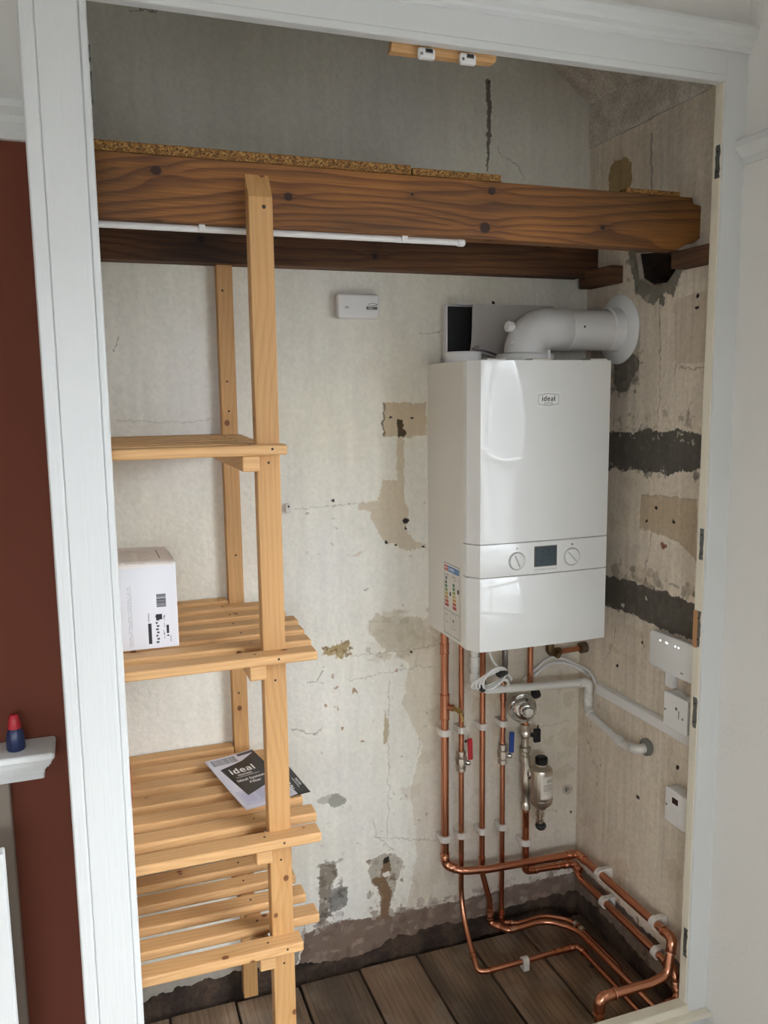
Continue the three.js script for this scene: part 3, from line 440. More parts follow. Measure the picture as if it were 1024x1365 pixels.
{
  const s = thing('slatted_shelving', 'pale pine shelving with four tiers of slats on two posts', 'shelving', [-0.4, 0, 0.26]), R = rng(19);
  const off = () => [R() * 1.6, R() * 0.4];
  const screw = (parent, x, y, z, d = [0, 1, 0], r = 0.0026) => part(parent, 'screw', turned([[0, 0], [r, 0], [r * 0.8, 0.0008], [0, 0.0005]], [x, y, z], d, 10), MAT.screw);
  // front post with sloping cut top, rear post against the wall
  const g = slab([[0.4515, 0.0], [0.4815, 0.0], [0.4815, 1.945], [0.4515, 1.99]], 'zy', -0.2715, -0.2265, 0.002);
  const fp = part(s, 'post', grainUV(g, 1, [0.3, 0.12]), MAT.post); screw(fp, -0.243, 1.928, 0.4813, [0, 0, 1], 0.004); for (const y of [1.49, 1.06, 0.68, 0.45]) screw(fp, -0.249, y - 0.03, 0.4813, [0, 0, 1]);
  const bp = part(s, 'post', timber(1, [0.9, 0.3], -0.265, -0.2275, 0.012, 1.889, 0.0015, 0.032, 0.0025), MAT.post);
  for (const y of [1.83, 1.62, 1.55, 1.2, 1.02, 0.85, 0.58]) screw(bp, -0.247 + (R() - 0.5) * 0.012, y, 0.032, [0, 0, 1]);
  const tiers = [[1.496, 0.0195, -0.22, [-0.235, -0.232, -0.236, -0.234, -0.23, -0.23]], [1.092, 0.0185, -0.171, [-0.161, -0.155, -0.152, -0.16, -0.165, -0.17]], [0.715, 0.021, -0.172, [-0.162, -0.172, -0.158, -0.165, -0.17, -0.17]], [0.485, 0.021, -0.215, [-0.16, -0.168, -0.172, -0.165, -0.17, -0.17]]];
  for (const [y, t, xe, ends] of tiers) {
    part(s, 'bearer', timber(2, off(), -0.3045, -0.272, y - t - 0.03, y - t, 0.0015, 0.512, 0.003), MAT.pine);
    part(s, 'bearer', timber(2, off(), -0.602, -0.575, y - t - 0.03, y - t, 0.0015, 0.512, 0.003), MAT.pine);
    for (let k = 0; k < 7; k++) {
      const z1 = 0.52 - k * 0.0795, x1 = k === 0 ? xe : k === 6 ? -0.268 : ends[k - 1] + (R() - 0.5) * 0.004, w = k === 6 ? 0.038 : 0.0455;
      const sl = part(s, 'slat', timber(0, off(), -0.602, x1, y - t, y + (R() - 0.5) * 0.001, Math.max(z1 - w, 0.0025), z1, 0.0045), MAT.pine);
      screw(sl, -0.288 + (R() - 0.5) * 0.01, y - 0.0003, z1 - w / 2); if (k === 0) screw(sl, -0.249, y - t * 0.4, z1 - 0.0002, [0, 0, 1]);
    }
  }
}
// ---------- boiler and flue ----------
const flat = (w, h, tex, rough = 0.5) => ({ g: card(w, h), m: M('#ffffff', rough, { map: tex }) });
{
  const X0 = 0.2768, Y0 = 0.961, W = 0.395, b = thing('boiler', 'glossy white wall-hung boiler with a small display and two dials', 'boiler', [X0 + W / 2, Y0, 0.13]);
  const FZ = (x) => 0.2745 + 0.006 * (1 - ((x - X0 - W / 2) / (W / 2)) ** 2);        // gently bowed front
  const outline = (z0) => { const p = [[X0, z0], [X0, 0.243]]; for (let k = 0; k <= 4; k++) { const t = k / 4; p.push([X0 + 0.0045 + 0.0165 * t, 0.249 + (FZ(X0 + 0.021) - 0.2495) * t]); } for (let k = 1; k < 32; k++) { const x = X0 + 0.021 + (W - 0.042) * k / 32; p.push([x, FZ(x)]); } for (let k = 4; k >= 0; k--) { const t = k / 4; p.push([X0 + W - 0.0045 - 0.0165 * t, 0.249 + (FZ(X0 + 0.021) - 0.2495) * t]); } p.push([X0 + W, 0.243], [X0 + W, z0]); return p; };
  const panel = (y0, y1, z0) => toCreasedNormals(slab(outline(z0), 'xz', y0, y1, 0.0012), 0.45);
  const pillow = (y0, y1, z0) => {                                                     // tall panel, its sheet very slightly uneven
    const o = outline(z0), rows = 40, pos = [], idx = [], n = o.length;
    for (let j = 0; j <= rows; j++) { const v = j / rows, y = mix(y0, y1, v), e = Math.min(1, Math.min(v, 1 - v) * rows / 1.0); for (const [x, z] of o) { const k = z > 0.262 ? 1 : 0, u = (x - X0) / W; pos.push(x, y, z + k * 0.0011 * Math.sin(v * 6.5 + 0.6) * Math.exp(-(((u - 0.2) / 0.14) ** 2)) - (1 - e) * 0.0012 * k); } }
    for (let j = 0; j < rows; j++) for (let i = 0; i < n - 1; i++) { const a = j * n + i; idx.push(a, a + n, a + 1, a + 1, a + n, a + n + 1); }
    const g = new THREE.BufferGeometry(); g.setAttribute('position', new THREE.Float32BufferAttribute(pos, 3)); g.setAttribute('uv', new THREE.Float32BufferAttribute(new Float32Array(pos.length / 3 * 2), 2)); g.setIndex(idx); g.computeVertexNormals();
    const ends = [y0, y1].map((y, s) => slab(o, 'xz', y - (s ? 0.0006 : 0), y + (s ? 0 : 0.0006))); const side = toCreasedNormals(g, 0.45); return mergeGeometries([side, ...ends.map((e) => { e.deleteAttribute('uv'); e.setAttribute('uv', new THREE.Float32BufferAttribute(new Float32Array(e.attributes.position.count * 2), 2)); return e; })]);
  };
  part(b, 'case', box(X0 + 0.0008, X0 + W - 0.0008, Y0 + 0.001, Y0 + 0.7, 0.0005, 0.2215, 0.002), MAT.boilerSide);
  part(b, 'seam', box(X0 + 0.002, X0 + W - 0.002, Y0 + 0.004, Y0 + 0.698, 0.22, 0.2438), MAT.gap);
  part(b, 'front_panel', pillow(1.2268, Y0 + 0.7, 0.2225), MAT.boiler);
  part(b, 'lower_panel', panel(Y0, 1.1432, 0.2225), MAT.boiler);
  const cp = part(b, 'control_panel', panel(1.1452, 1.2248, 0.2225), MAT.boiler);
  const on = (parent, name, w, h, x, y, tex, lift = 0.0004, rough = 0.35) => part(parent, name, card(w, h).translate(x, y, FZ(x) + lift), M('#ffffff', rough, { map: tex }));
  // display
  part(cp, 'display_bezel', box(0.441, 0.505, 1.162, 1.214, FZ(0.47) - 0.004, FZ(0.47) + 0.0012, 0.002), MAT.gap);
  const scr = part(cp, 'display', box(0.4432, 0.5028, 1.1642, 1.2118, FZ(0.47) - 0.003, FZ(0.47) + 0.0018, 0.001), M('#39444a', 0.15));
  const R = rng(5); on(scr, 'display_print', 0.056, 0.044, 0.473, 1.188, print(128, 100, (g) => { g.fillStyle = '#414d53'; g.fillRect(0, 0, 128, 100); g.fillStyle = '#333d43'; for (let k = 0; k < 26; k++) g.fillRect(8 + Math.floor(R() * 100), 8 + Math.floor(R() * 80), 6 + R() * 18, 3); }), 0.0021, 0.2);
  for (let k = 0; k < 4; k++) part(cp, 'button', box(0.4425 + k * 0.0158, 0.4565 + k * 0.0158, 1.1525, 1.1565, FZ(0.47) - 0.002, FZ(0.47) + 0.0014, 0.001), M('#d2d2cf', 0.3));
  for (const [x, rot] of [[0.3945, 0.42], [0.5475, 0.75]]) {
    const y = 1.181, d = part(cp, 'dial', turned([[0, 0], [0.0215, 0], [0.0215, 0.001], [0.0195, 0.0045], [0.018, 0.0052], [0, 0.0052]], [x, y, FZ(x)], [0, 0, 1], 40), MAT.boiler);
    part(cp, 'dial_ring', turned([[0.0215, 0], [0.0228, 0], [0.0228, 0.0008], [0.0215, 0.0008], [0.0215, 0]], [x, y, FZ(x) - 0.0002], [0, 0, 1], 40), M('#8d8d8a', 0.5));
    part(d, 'pointer', new RoundedBoxGeometry(0.0032, 0.032, 0.005, 2, 0.001).rotateZ(rot).translate(x - 0.001, y, FZ(x) + 0.006), M('#c4c4c1', 0.3));
    part(cp, 'dial_mark', turned([[0, 0], [0.0024, 0], [0.0024, 0.0006], [0, 0.0006]], [x + 0.0005, y + 0.031, FZ(x) - 0.0001], [0, 0, 1], 14), M(x > 0.5 ? '#55504c' : '#b5b5b2', 0.5));
  }
  on(b, 'badge', 0.062, 0.036, 0.4745, 1.5685, print(256, 148, (g) => { g.fillStyle = '#e6e6e3'; g.fillRect(0, 0, 256, 148); g.strokeStyle = '#8f8f8c'; g.lineWidth = 5; g.beginPath(); g.moveTo(14, 30); g.lineTo(128, 16); g.lineTo(242, 30); g.lineTo(242, 118); g.lineTo(128, 136); g.lineTo(14, 118); g.closePath(); g.stroke(); g.fillStyle = '#1b1b1b'; g.textAlign = 'center'; g.font = 'bold 66px sans-serif'; g.fillText('ideal', 128, 90); g.fillStyle = '#55534f'; g.font = 'bold 17px sans-serif'; g.fillText('H E A T I N G', 128, 114); g.fillRect(80, 120, 96, 3); }), 0.0004, 0.3);
  // energy label on the left side
  const lab = print(204, 384, (g, w, h) => {
    g.fillStyle = '#dcd9d0'; g.fillRect(0, 0, w, h); g.strokeStyle = '#6f6d68'; g.lineWidth = 3; g.strokeRect(2, 2, w - 4, h - 4);
    g.fillStyle = '#eceae4'; g.fillRect(6, 6, w - 12, 44); g.fillStyle = '#5b7fae'; g.fillRect(52, 12, w - 62, 32); g.fillStyle = '#c43a34'; g.fillRect(10, 12, 38, 32); g.fillStyle = '#f0ece4'; g.fillRect(16, 24, 26, 5); g.fillRect(26, 14, 6, 28); g.fillStyle = '#dfe8f2'; g.font = 'bold 21px sans-serif'; g.fillText('ENERG', 62, 36);
    g.fillStyle = '#55524d'; g.font = '12px sans-serif'; g.fillText('SYSTEM', 16, 68); g.fillText('HEATING', 100, 68); g.fillStyle = '#3c4850'; g.fillRect(22, 74, 18, 16); g.fillRect(128, 76, 8, 8);
    const bars = ['#2f6d46', '#3f7d43', '#7d9a4c', '#c0ad52', '#c98f45', '#b9563a', '#a93430'];
    bars.forEach((c, k) => { g.fillStyle = c; g.fillRect(14, 98 + k * 20, 24 + k * 4, 15); g.fillRect(112, 98 + k * 20, 24 + k * 4, 15); });
    g.fillStyle = '#25241f'; g.fillRect(72, 150, 20, 20); g.fillRect(170, 118, 22, 22); g.fillRect(4, 252, w - 8, 2);
    g.strokeStyle = '#8b8880'; g.lineWidth = 2; g.beginPath(); g.roundRect(84, 262, 70, 78, 14); g.stroke(); g.fillStyle = '#66635d'; g.fillRect(112, 290, 16, 16); g.fillRect(20, 278, 28, 3); g.fillRect(20, 318, 28, 3); g.font = '12px sans-serif'; g.fillText('dB', 112, 326);
  });
  part(b, 'energy_label', card(0.098, 0.186).rotateY(-Math.PI / 2).translate(X0 + 0.0002, 1.065, 0.157), M('#ffffff', 0.5, { map: lab }));
  part(b, 'top_cap', turned([[0, 0], [0.046, 0], [0.046, 0.024], [0.043, 0.028], [0, 0.028]], [0.331, Y0 + 0.699, 0.106], [0, 1, 0], 36), MAT.flue);
  part(b, 'flue_collar', turned([[0, 0], [0.073, 0], [0.073, 0.018], [0.069, 0.022], [0, 0.022]], [0.482, Y0 + 0.699, 0.15], [0, 1, 0], 40), MAT.flue);
  part(b, 'collar_clip', box(0.503, 0.51, Y0 + 0.699, Y0 + 0.727, 0.214, 0.226, 0.001), MAT.flue);
  for (const x of [0.32, 0.44, 0.6]) part(b, 'top_rib', box(x, x + 0.05, Y0 + 0.6995, Y0 + 0.705, 0.225, 0.262, 0.002), MAT.boilerSide);
}
{
  const Y = 1.742, Z = 0.15, R = 0.053, f = thing('flue_pipe', 'white flue elbow and pipe running from the boiler top into the wall', 'flue', [0.482, 1.68, Z]);
  const B = 0.058, arc = [new THREE.Vector3(0.482, 1.6828, Z)]; for (let k = 0; k <= 18; k++) { const a = k / 18 * Math.PI / 2; arc.push(new THREE.Vector3(0.482 + B - B * Math.cos(a), Y - B + B * Math.sin(a), Z)); } arc.push(new THREE.Vector3(0.6, Y, Z));
  const el = part(f, 'elbow', sweep(arc, R, 36), MAT.flue);
  part(el, 'elbow_seam', turned([[R - 0.002, 0], [R + 0.0012, 0.001], [R + 0.0012, 0.008], [R - 0.002, 0.009]], [0.594, Y, Z], [1, 0, 0], 40), MAT.flue);
  part(f, 'straight_pipe', turned([[R - 0.0015, 0], [R - 0.0015, 0.16]], [0.6, Y, Z], [1, 0, 0], 40), MAT.flue);
  part(f, 'wall_collar', turned([[R - 0.002, 0], [R + 0.003, 0.004], [R + 0.004, 0.03], [0.084, 0.036], [0.089, 0.04], [0.089, 0.043]], [0.757 - 0.0425, Y + 0.003, Z], [1, 0, 0], 48), MAT.flue);
  part(f, 'test_cap', turned([[0, 0], [0.011, 0], [0.0135, 0.004], [0.0135, 0.016], [0.011, 0.019], [0, 0.019]], [0.441, Y + 0.004, Z + 0.012], [-1, 0.12, 0.1], 24), MAT.flue);
  part(f, 'test_cap', turned([[0, 0], [0.007, 0], [0.007, 0.012], [0, 0.012]], [0.438, Y - 0.034, Z + 0.02], [-1, 0, 0.1], 20), MAT.flue);
  part(f, 'screw', turned([[0, 0], [0.003, 0], [0.002, 0.0015], [0, 0.0015]], [0.622, Y + 0.005, Z + R - 0.002], [0, 0, 1], 12), MAT.black);
}
{ // card sleeve with black inside and papers lying on the boiler
  const s = thing('card_sleeve', 'white card sleeve with black inside lying open on the boiler top', 'card sleeve', [0.42, 1.662, 0.035]);
  part(s, 'back_sheet', box(0.319, 0.62, 1.6655, 1.812, 0.006, 0.009, 0.001), MAT.paper);
  part(s, 'black_lining', box(0.3235, 0.618, 1.668, 1.809, 0.009, 0.0105), MAT.blackCard);
  part(s, 'left_rim', box(0.3185, 0.3225, 1.672, 1.812, 0.008, 0.03, 0.001), MAT.paper);
  const left = []; for (let k = 0; k <= 12; k++) { const t = k / 12; left.push([0.384 - 0.004 * t - 0.03 * Math.max(0, t - 0.55) ** 1.5, 1.812 - 0.149 * t]); }
  part(s, 'front_sheet', slab([...left, [0.62, 1.663], [0.62, 1.812]], 'xy', 0.048, 0.0505), MAT.greyPaper);
  part(s, 'top_fold', box(0.34, 0.62, 1.8105, 1.813, 0.007, 0.05, 0.001), MAT.paper);
  part(s, 'bottom_fold', box(0.322, 0.62, 1.6625, 1.6655, 0.007, 0.05, 0.001), MAT.paper);
  const p = thing('papers', 'loose grey papers slumped on the boiler in front of the card sleeve', 'papers', [0.43, 1.661, 0.07]);
  const sheet = (x0, y0, x1, y1, z0, z1, ben) => { const o = [], q = []; for (let k = 0; k <= 10; k++) { const t = k / 10, x = mix(x0, x1, t), y = mix(y0, y1, t) + ben * Math.sin(t * 3.1); o.push([x, y]); q.unshift([x, y - 0.0022]); } return slab(o.concat(q), 'xy', z0, z1); };
  part(p, 'sheet', sheet(0.388, 1.706, 0.402, 1.668, 0.053, 0.076, 0.002), MAT.greyPaper); part(p, 'sheet', sheet(0.38, 1.7, 0.47, 1.672, 0.053, 0.076, 0.006), M('#b9b4ba', 0.8)); part(p, 'sheet', sheet(0.385, 1.688, 0.478, 1.6647, 0.053, 0.076, 0.004), MAT.greyPaper);
}
// ---------- pipework ----------
const dirOf = (a, b) => V(b).sub(V(a)).normalize().toArray();
function sleeve(parent, name, at, dir, r, len, mat) { const d = V(dir).normalize(), s = V(at).addScaledVector(d, -len / 2).toArray(), q = r + 0.0012; return part(parent, name, turned([[r, 0], [q + 0.0009, 0.0002], [q + 0.0009, 0.003], [q, 0.004], [q, len - 0.004], [q + 0.0009, len - 0.003], [q + 0.0009, len - 0.0002], [r, len]], s, d.toArray(), 20), mat); }
function elbowFit(parent, a, p, c, r, bend, mat = MAT.copper, ring = MAT.solder, grow = 0.0016, reach = 0.013) {   // soldered elbow over a corner
  const P = V(p), da = V(a).sub(P), dc = V(c).sub(P), la = da.length(), lc = dc.length(); da.normalize(); dc.normalize();
  const half = Math.acos(clamp(da.dot(dc), -1, 1)) / 2, cut = Math.min(bend / Math.tan(half), la * 0.48, lc * 0.48), L = [P.clone().addScaledVector(da, cut + reach).toArray(), p, P.clone().addScaledVector(dc, cut + reach).toArray()];
  const e = part(parent, 'elbow', sweep(rounded(L, bend), r + grow, 18), mat);
  for (const [q, d] of [[L[0], da], [L[2], dc]]) part(e, 'rim', turned([[r, -0.0015], [r + grow + 0.0012, -0.0013], [r + grow + 0.0012, 0.0018], [r, 0.002]], q, d.toArray(), 20), ring);
  return e;
}
function pipeClip(at, pipeDir, wallDir, r, dist, label) {      // white plastic clip: ring with a foot on the wall
  const t = thing('pipe_clip', label, 'pipe clip', at, 'white plastic pipe clips'), d = V(pipeDir).normalize(), w = V(wallDir).normalize(), side = d.clone().cross(w), h = 0.0088;
  part(t, 'ring', turned([[r + 0.0003, -h], [r + 0.0048, -h], [r + 0.0048, h], [r + 0.0003, h], [r + 0.0003, -h]], at, pipeDir, 24), MAT.clip);
  const g = new RoundedBoxGeometry((r + 0.0045) * 2, 2 * h, dist - r * 0.55, 2, 0.0012);
  g.applyMatrix4(new THREE.Matrix4().makeBasis(side, d, w)); g.translate(...V(at).addScaledVector(w, (dist + r * 0.55) / 2).toArray()); part(t, 'foot', g, MAT.clip); return t;
}
function leverValve(parent, x, y, z, mat, rot = 0) {           // nickel ball valve on a vertical pipe, coloured lever
  const v = part(parent, 'valve_body', turned([[0.008, 0], [0.0125, 0.0005], [0.0125, 0.011], [0.0098, 0.013], [0.0098, 0.018], [0.0142, 0.021], [0.0148, 0.03], [0.0142, 0.038], [0.0098, 0.041], [0.0098, 0.046], [0.0125, 0.048], [0.0125, 0.058], [0.008, 0.0585]], [x, y - 0.03, z], [0, 1, 0], 8).translate(-x, 0, -z).scale(1.12, 1, 1.12).translate(x, 0, z), MAT.nickel);
  part(v, 'stem', turned([[0, 0], [0.0075, 0], [0.0075, 0.012], [0.0055, 0.016], [0, 0.017]], [x + 0.008, y - 0.004, z + 0.006], [0.75, -0.05, 0.66], 16), MAT.chrome);
  part(v, 'lever', new RoundedBoxGeometry(0.0145, 0.062, 0.008, 4, 0.0039).rotateZ(rot).rotateY(-0.25).translate(x + 0.0185, y + 0.037, z + 0.018), mat);
  return v;
}
const PZ = 0.031;                                              // distance of the vertical pipes from the back wall
{ // 1: the widest, down from the boiler, round the corner and along the right-hand wall
  const r = 0.011, p = thing('copper_pipe', 'wide copper pipe under the boiler left corner turning along the right-hand wall', 'copper pipe', [0.312, 0.31, PZ]);
  const L = [[0.312, 0.962, PZ], [0.312, 0.27, PZ], [0.348, 0.259, 0.06], [0.42, 0.25, 0.064], [0.7225, 0.237, 0.064], [0.7225, 0.244, 0.492], [0.698, 0.162, 0.508], [0.645, 0.153, 0.508], [0.508, 0.148, 0.502], [0.503, 0.0, 0.508]];
  part(p, 'pipe', sweep(rounded(L, [0, 0.026, 0.05, 0.3, 0.024, 0.03, 0.03, 0.05, 0.026]), r, 22), MAT.copper);
  elbowFit(p, L[0], L[1], L[2], r, 0.024); elbowFit(p, L[3], L[4], L[5], r, 0.022); elbowFit(p, L[4], L[5], L[6], r, 0.024); elbowFit(p, L[7], L[8], L[9], r, 0.026, MAT.copper, MAT.solder, 0.0024, 0.016);
  sleeve(p, 'coupling', [0.312, 0.9, PZ], [0, 1, 0], r, 0.03, MAT.copper);
  const t = sleeve(p, 'tee', [0.312, 0.735, PZ], [0, 1, 0], r + 0.0008, 0.072, MAT.copper);
  part(t, 'branch', turned([[0, 0], [0.0085, 0], [0.0085, 0.016], [0.0095, 0.0165], [0.0095, 0.021], [0, 0.021]], [0.314, 0.737, PZ + 0.004], [0.72, -0.1, 0.68], 16), MAT.copper);
  const c = part(t, 'drain_cock', turned([[0, 0], [0.0078, 0], [0.0078, 0.008], [0.0062, 0.009], [0.0062, 0.016], [0.0085, 0.017], [0.0085, 0.024], [0.005, 0.026], [0.005, 0.031], [0, 0.031]], [0.328, 0.735, PZ + 0.018], [0.72, -0.32, 0.62], 6), MAT.brass);
  part(c, 'spout', rod([0.345, 0.725, PZ + 0.034], [0.35, 0.701, PZ + 0.037], 0.0042, 12), MAT.brass);
}
{ // 2
  const r = 0.0075, p = thing('copper_pipe', 'thin copper pipe with the red lever valve bending out onto the floor', 'copper pipe', [0.362, 0.03, PZ]);
  const L = [[0.362, 0.962, PZ], [0.362, 0.17, PZ], [0.358, 0.1, 0.062], [0.349, 0.026, 0.166], [0.372, 0.024, 0.174], [0.662, 0.026, 0.172], [0.668, 0.024, 0.5], [0.668, -0.02, 0.51]];
  part(p, 'pipe', sweep(rounded(L, [0, 0.12, 0.25, 0.02, 0.03, 0.02, 0.02]), r, 18), MAT.copper);
  elbowFit(p, L[4], L[5], L[6], r, 0.016); sleeve(p, 'coupling', [0.62, 0.026, 0.1722], [1, 0, 0], r, 0.02, MAT.copper); sleeve(p, 'coupling', [0.592, 0.026, 0.1723], [1, 0, 0], r, 0.012, MAT.copper); sleeve(p, 'coupling', [0.388, 0.0242, 0.1739], [1, 0, 0], r, 0.014, MAT.copper); sleeve(p, 'coupling', [0.352, 0.05, 0.133], dirOf(L[2], L[3]), r, 0.016, MAT.copper);
  leverValve(p, 0.362, 0.572, PZ, MAT.red, 0.03);
}
{ // 3
  const r = 0.0082, p = thing('copper_pipe', 'copper pipe without a valve, kinked near the floor, between red and blue levers', 'copper pipe', [0.427, 0.06, PZ]);
  const L = [[0.427, 0.962, PZ], [0.427, 0.225, PZ], [0.4505, 0.13, PZ + 0.004], [0.4505, 0.062, 0.038], [0.487, 0.058, 0.082], [0.61, 0.062, 0.083], [0.672, 0.06, 0.15], [0.69, 0.055, 0.52]];
  part(p, 'pipe', sweep(rounded(L, [0, 0.06, 0.06, 0.022, 0.03, 0.09, 0.09]), r, 18), MAT.copper);
  sleeve(p, 'coupling', [0.427, 0.252, PZ], [0, 1, 0], r, 0.036, MAT.copper); sleeve(p, 'coupling', [0.4505, 0.1, PZ + 0.005], [0, 1, 0], r, 0.016, MAT.solder); sleeve(p, 'coupling', [0.4505, 0.082, PZ + 0.006], [0, 1, 0], r, 0.012, MAT.solder);
  elbowFit(p, L[2], L[3], L[4], r, 0.02); sleeve(p, 'coupling', [0.5, 0.0584, 0.0821], [1, 0.03, 0], r, 0.02, MAT.solder);
}
{ // 4
  const r = 0.0075, p = thing('copper_pipe', 'copper pipe with the blue lever valve ending low by the back wall', 'copper pipe', [0.491, 0.05, PZ]);
  const L = [[0.491, 0.79, PZ], [0.491, 0.05, PZ], [0.535, 0.046, 0.046], [0.625, 0.05, 0.046], [0.692, 0.047, 0.09], [0.71, 0.035, 0.3], [0.712, -0.02, 0.33]];
  part(p, 'pipe', sweep(rounded(L, [0, 0.02, 0.02, 0.07, 0.07, 0.03]), r, 18), MAT.copper);
  const tl = part(p, 'steel_tail', sweep(rounded([[0.491, 0.785, PZ], [0.49, 0.8, 0.036], [0.466, 0.86, 0.09], [0.463, 0.88, 0.092], [0.463, 0.962, 0.092]], 0.02), 0.0078, 16), MAT.steel); part(tl, 'nut', turned([[0, 0], [0.011, 0], [0.011, 0.014], [0, 0.014]], [0.463, 0.948, 0.092], [0, 1, 0], 6), MAT.nickel);
  sleeve(p, 'coupling', [0.491, 0.745, PZ], [0, 1, 0], r, 0.034, MAT.copper); sleeve(p, 'coupling', [0.491, 0.083, PZ], [0, 1, 0], r, 0.014, MAT.copper); elbowFit(p, L[0], L[1], L[2], r, 0.018);
  for (const z of [0.11, 0.135]) sleeve(p, 'coupling', [mix(0.692, 0.71, (z - 0.09) / 0.21), mix(0.047, 0.035, (z - 0.09) / 0.21), z], [0.085, -0.057, 1], r, 0.012, MAT.nickel);
  leverValve(p, 0.491, 0.572, PZ, MAT.blue, -0.02);
}
{ // 5
  const r = 0.0102, p = thing('copper_pipe', 'copper pipe through the filter turning below the wide pipe along the right-hand wall', 'copper pipe', [0.568, 0.2, 0.04]);
  part(p, 'upper_pipe', sweep(rounded([[0.568, 0.962, 0.045], [0.568, 0.785, 0.045], [0.567, 0.769, 0.046]], 0.01), 0.0085, 18), MAT.copper);
  part(p, 'tail_pipe', rod([0.5535, 0.6552, 0.048], [0.5535, 0.675, 0.0476], 0.0085, 18), MAT.copper);
  const L = [[0.5575, 0.3945, 0.048], [0.566, 0.34, 0.034], [0.566, 0.198, 0.034], [0.7265, 0.192, 0.04], [0.7265, 0.164, 0.075], [0.7265, 0.162, 0.497], [0.722, 0.102, 0.525], [0.64, 0.094, 0.528], [0.59, 0.092, 0.528], [0.585, -0.01, 0.53]];
  part(p, 'lower_pipe', sweep(rounded(L, [0, 0.03, 0.022, 0.022, 0.02, 0.03, 0.03, 0.03, 0.026]), r, 18), MAT.copper);
  elbowFit(p, L[1], L[2], L[3], r, 0.02); elbowFit(p, L[2], L[3], [0.7265, 0.18, 0.12], r, 0.02); sleeve(p, 'coupling', [0.6, 0.1967, 0.0353], [1, -0.037, 0.037], r, 0.012, MAT.solder); sleeve(p, 'coupling', [0.67, 0.1941, 0.0379], [1, -0.037, 0.037], r, 0.012, MAT.solder); elbowFit(p, L[4], L[5], L[6], r, 0.026); elbowFit(p, L[5], L[6], L[7], r, 0.03);
}
{ // column of the filter: valve with black lever, canister, drain
  const x = 0.5535, z = 0.048, f = thing('system_filter', 'nickel canister filter with black caps and a printed white label', 'filter', [0.58, 0.36, 0.07]);
  part(f, 'valve_body', turned([[0.0085, 0], [0.0155, 0.001], [0.0155, 0.016], [0.0125, 0.018], [0.0125, 0.03], [0.0165, 0.034], [0.0165, 0.044], [0.0125, 0.048], [0.011, 0.07], [0.0155, 0.074], [0.0175, 0.082], [0.0155, 0.092], [0.0125, 0.096], [0.0125, 0.11], [0, 0.11]], [x, 0.545, z], [0, 1, 0], 24), MAT.nickel);
  const lv = part(f, 'valve_lever', new RoundedBoxGeometry(0.021, 0.04, 0.012, 3, 0.004).translate(x + 0.0245, 0.627, z + 0.022), MAT.black); part(lv, 'lever_stem', rod([x, 0.627, z], [x + 0.02, 0.626, z + 0.02], 0.006, 14), MAT.black);
  part(f, 'flow_column', turned([[0.009, 0], [0.014, 0.001], [0.014, 0.016], [0.0105, 0.022], [0.0115, 0.05], [0.0155, 0.056], [0.0175, 0.08], [0.0175, 0.105], [0.014, 0.118], [0.0125, 0.15]], [x + 0.004, 0.4, z], [0, 1, 0], 24), MAT.nickel);
  part(f, 'side_union', turned([[0, 0], [0.017, 0], [0.0205, 0.004], [0.0205, 0.012], [0.017, 0.016], [0, 0.016]], [x + 0.008, 0.512, z + 0.006], [0.8, 0, 0.6], 28), MAT.chrome);
  const c = part(f, 'canister', turned([[0, 0], [0.016, 0.0], [0.0185, 0.004], [0.03, 0.014], [0.0325, 0.02], [0.0325, 0.112], [0.0305, 0.119], [0.021, 0.126], [0.0165, 0.128], [0.0165, 0.136], [0, 0.136]], [0.589, 0.412, 0.078], [0, 1, 0], 40), MAT.nickel);
  part(c, 'groove', turned([[0.0325, 0], [0.0335, 0.001], [0.0335, 0.003], [0.0325, 0.004]], [0.589, 0.44, 0.078], [0, 1, 0], 40), MAT.chrome);
  part(c, 'top_cap', turned([[0, 0], [0.0165, 0], [0.018, 0.003], [0.018, 0.017], [0.015, 0.02], [0, 0.021]], [0.589, 0.545, 0.078], [0, 1, 0], 20), MAT.black);
  const lt = print(128, 200, (g) => { const R = rng(9); g.fillStyle = '#d8d2c6'; g.fillRect(0, 0, 128, 200); g.fillStyle = '#3a352e'; g.font = 'bold 17px sans-serif'; g.fillText('ideal', 46, 36); g.fillRect(46, 44, 62, 6); for (let k = 0; k < 6; k++) g.fillRect(20, 70 + k * 11, 50 + R() * 45, 3); g.fillStyle = '#8d867a'; g.fillRect(20, 146, 88, 2); g.fillRect(20, 190, 88, 2); });
  const lg = new THREE.CylinderGeometry(0.0329, 0.0329, 0.066, 20, 1, true, -0.55, 1.5); part(c, 'paper_label', lg.translate(0.589, 0.485, 0.078), M('#ffffff', 0.6, { map: lt }));
  const d = part(f, 'drain_valve', turned([[0, 0], [0.012, 0], [0.012, 0.01], [0.0085, 0.012], [0.0085, 0.02], [0.013, 0.023], [0.013, 0.031], [0.01, 0.034], [0.01, 0.05], [0, 0.05]], [0.587, 0.366, 0.078], [0, 1, 0], 24), MAT.chrome);
  part(d, 'drain_cap', turned([[0, 0], [0.0135, 0], [0.0155, 0.004], [0.0155, 0.01], [0.011, 0.014], [0, 0.014]], [0.586, 0.356, 0.082], [0, 0.92, 0.35], 24), MAT.black);
}
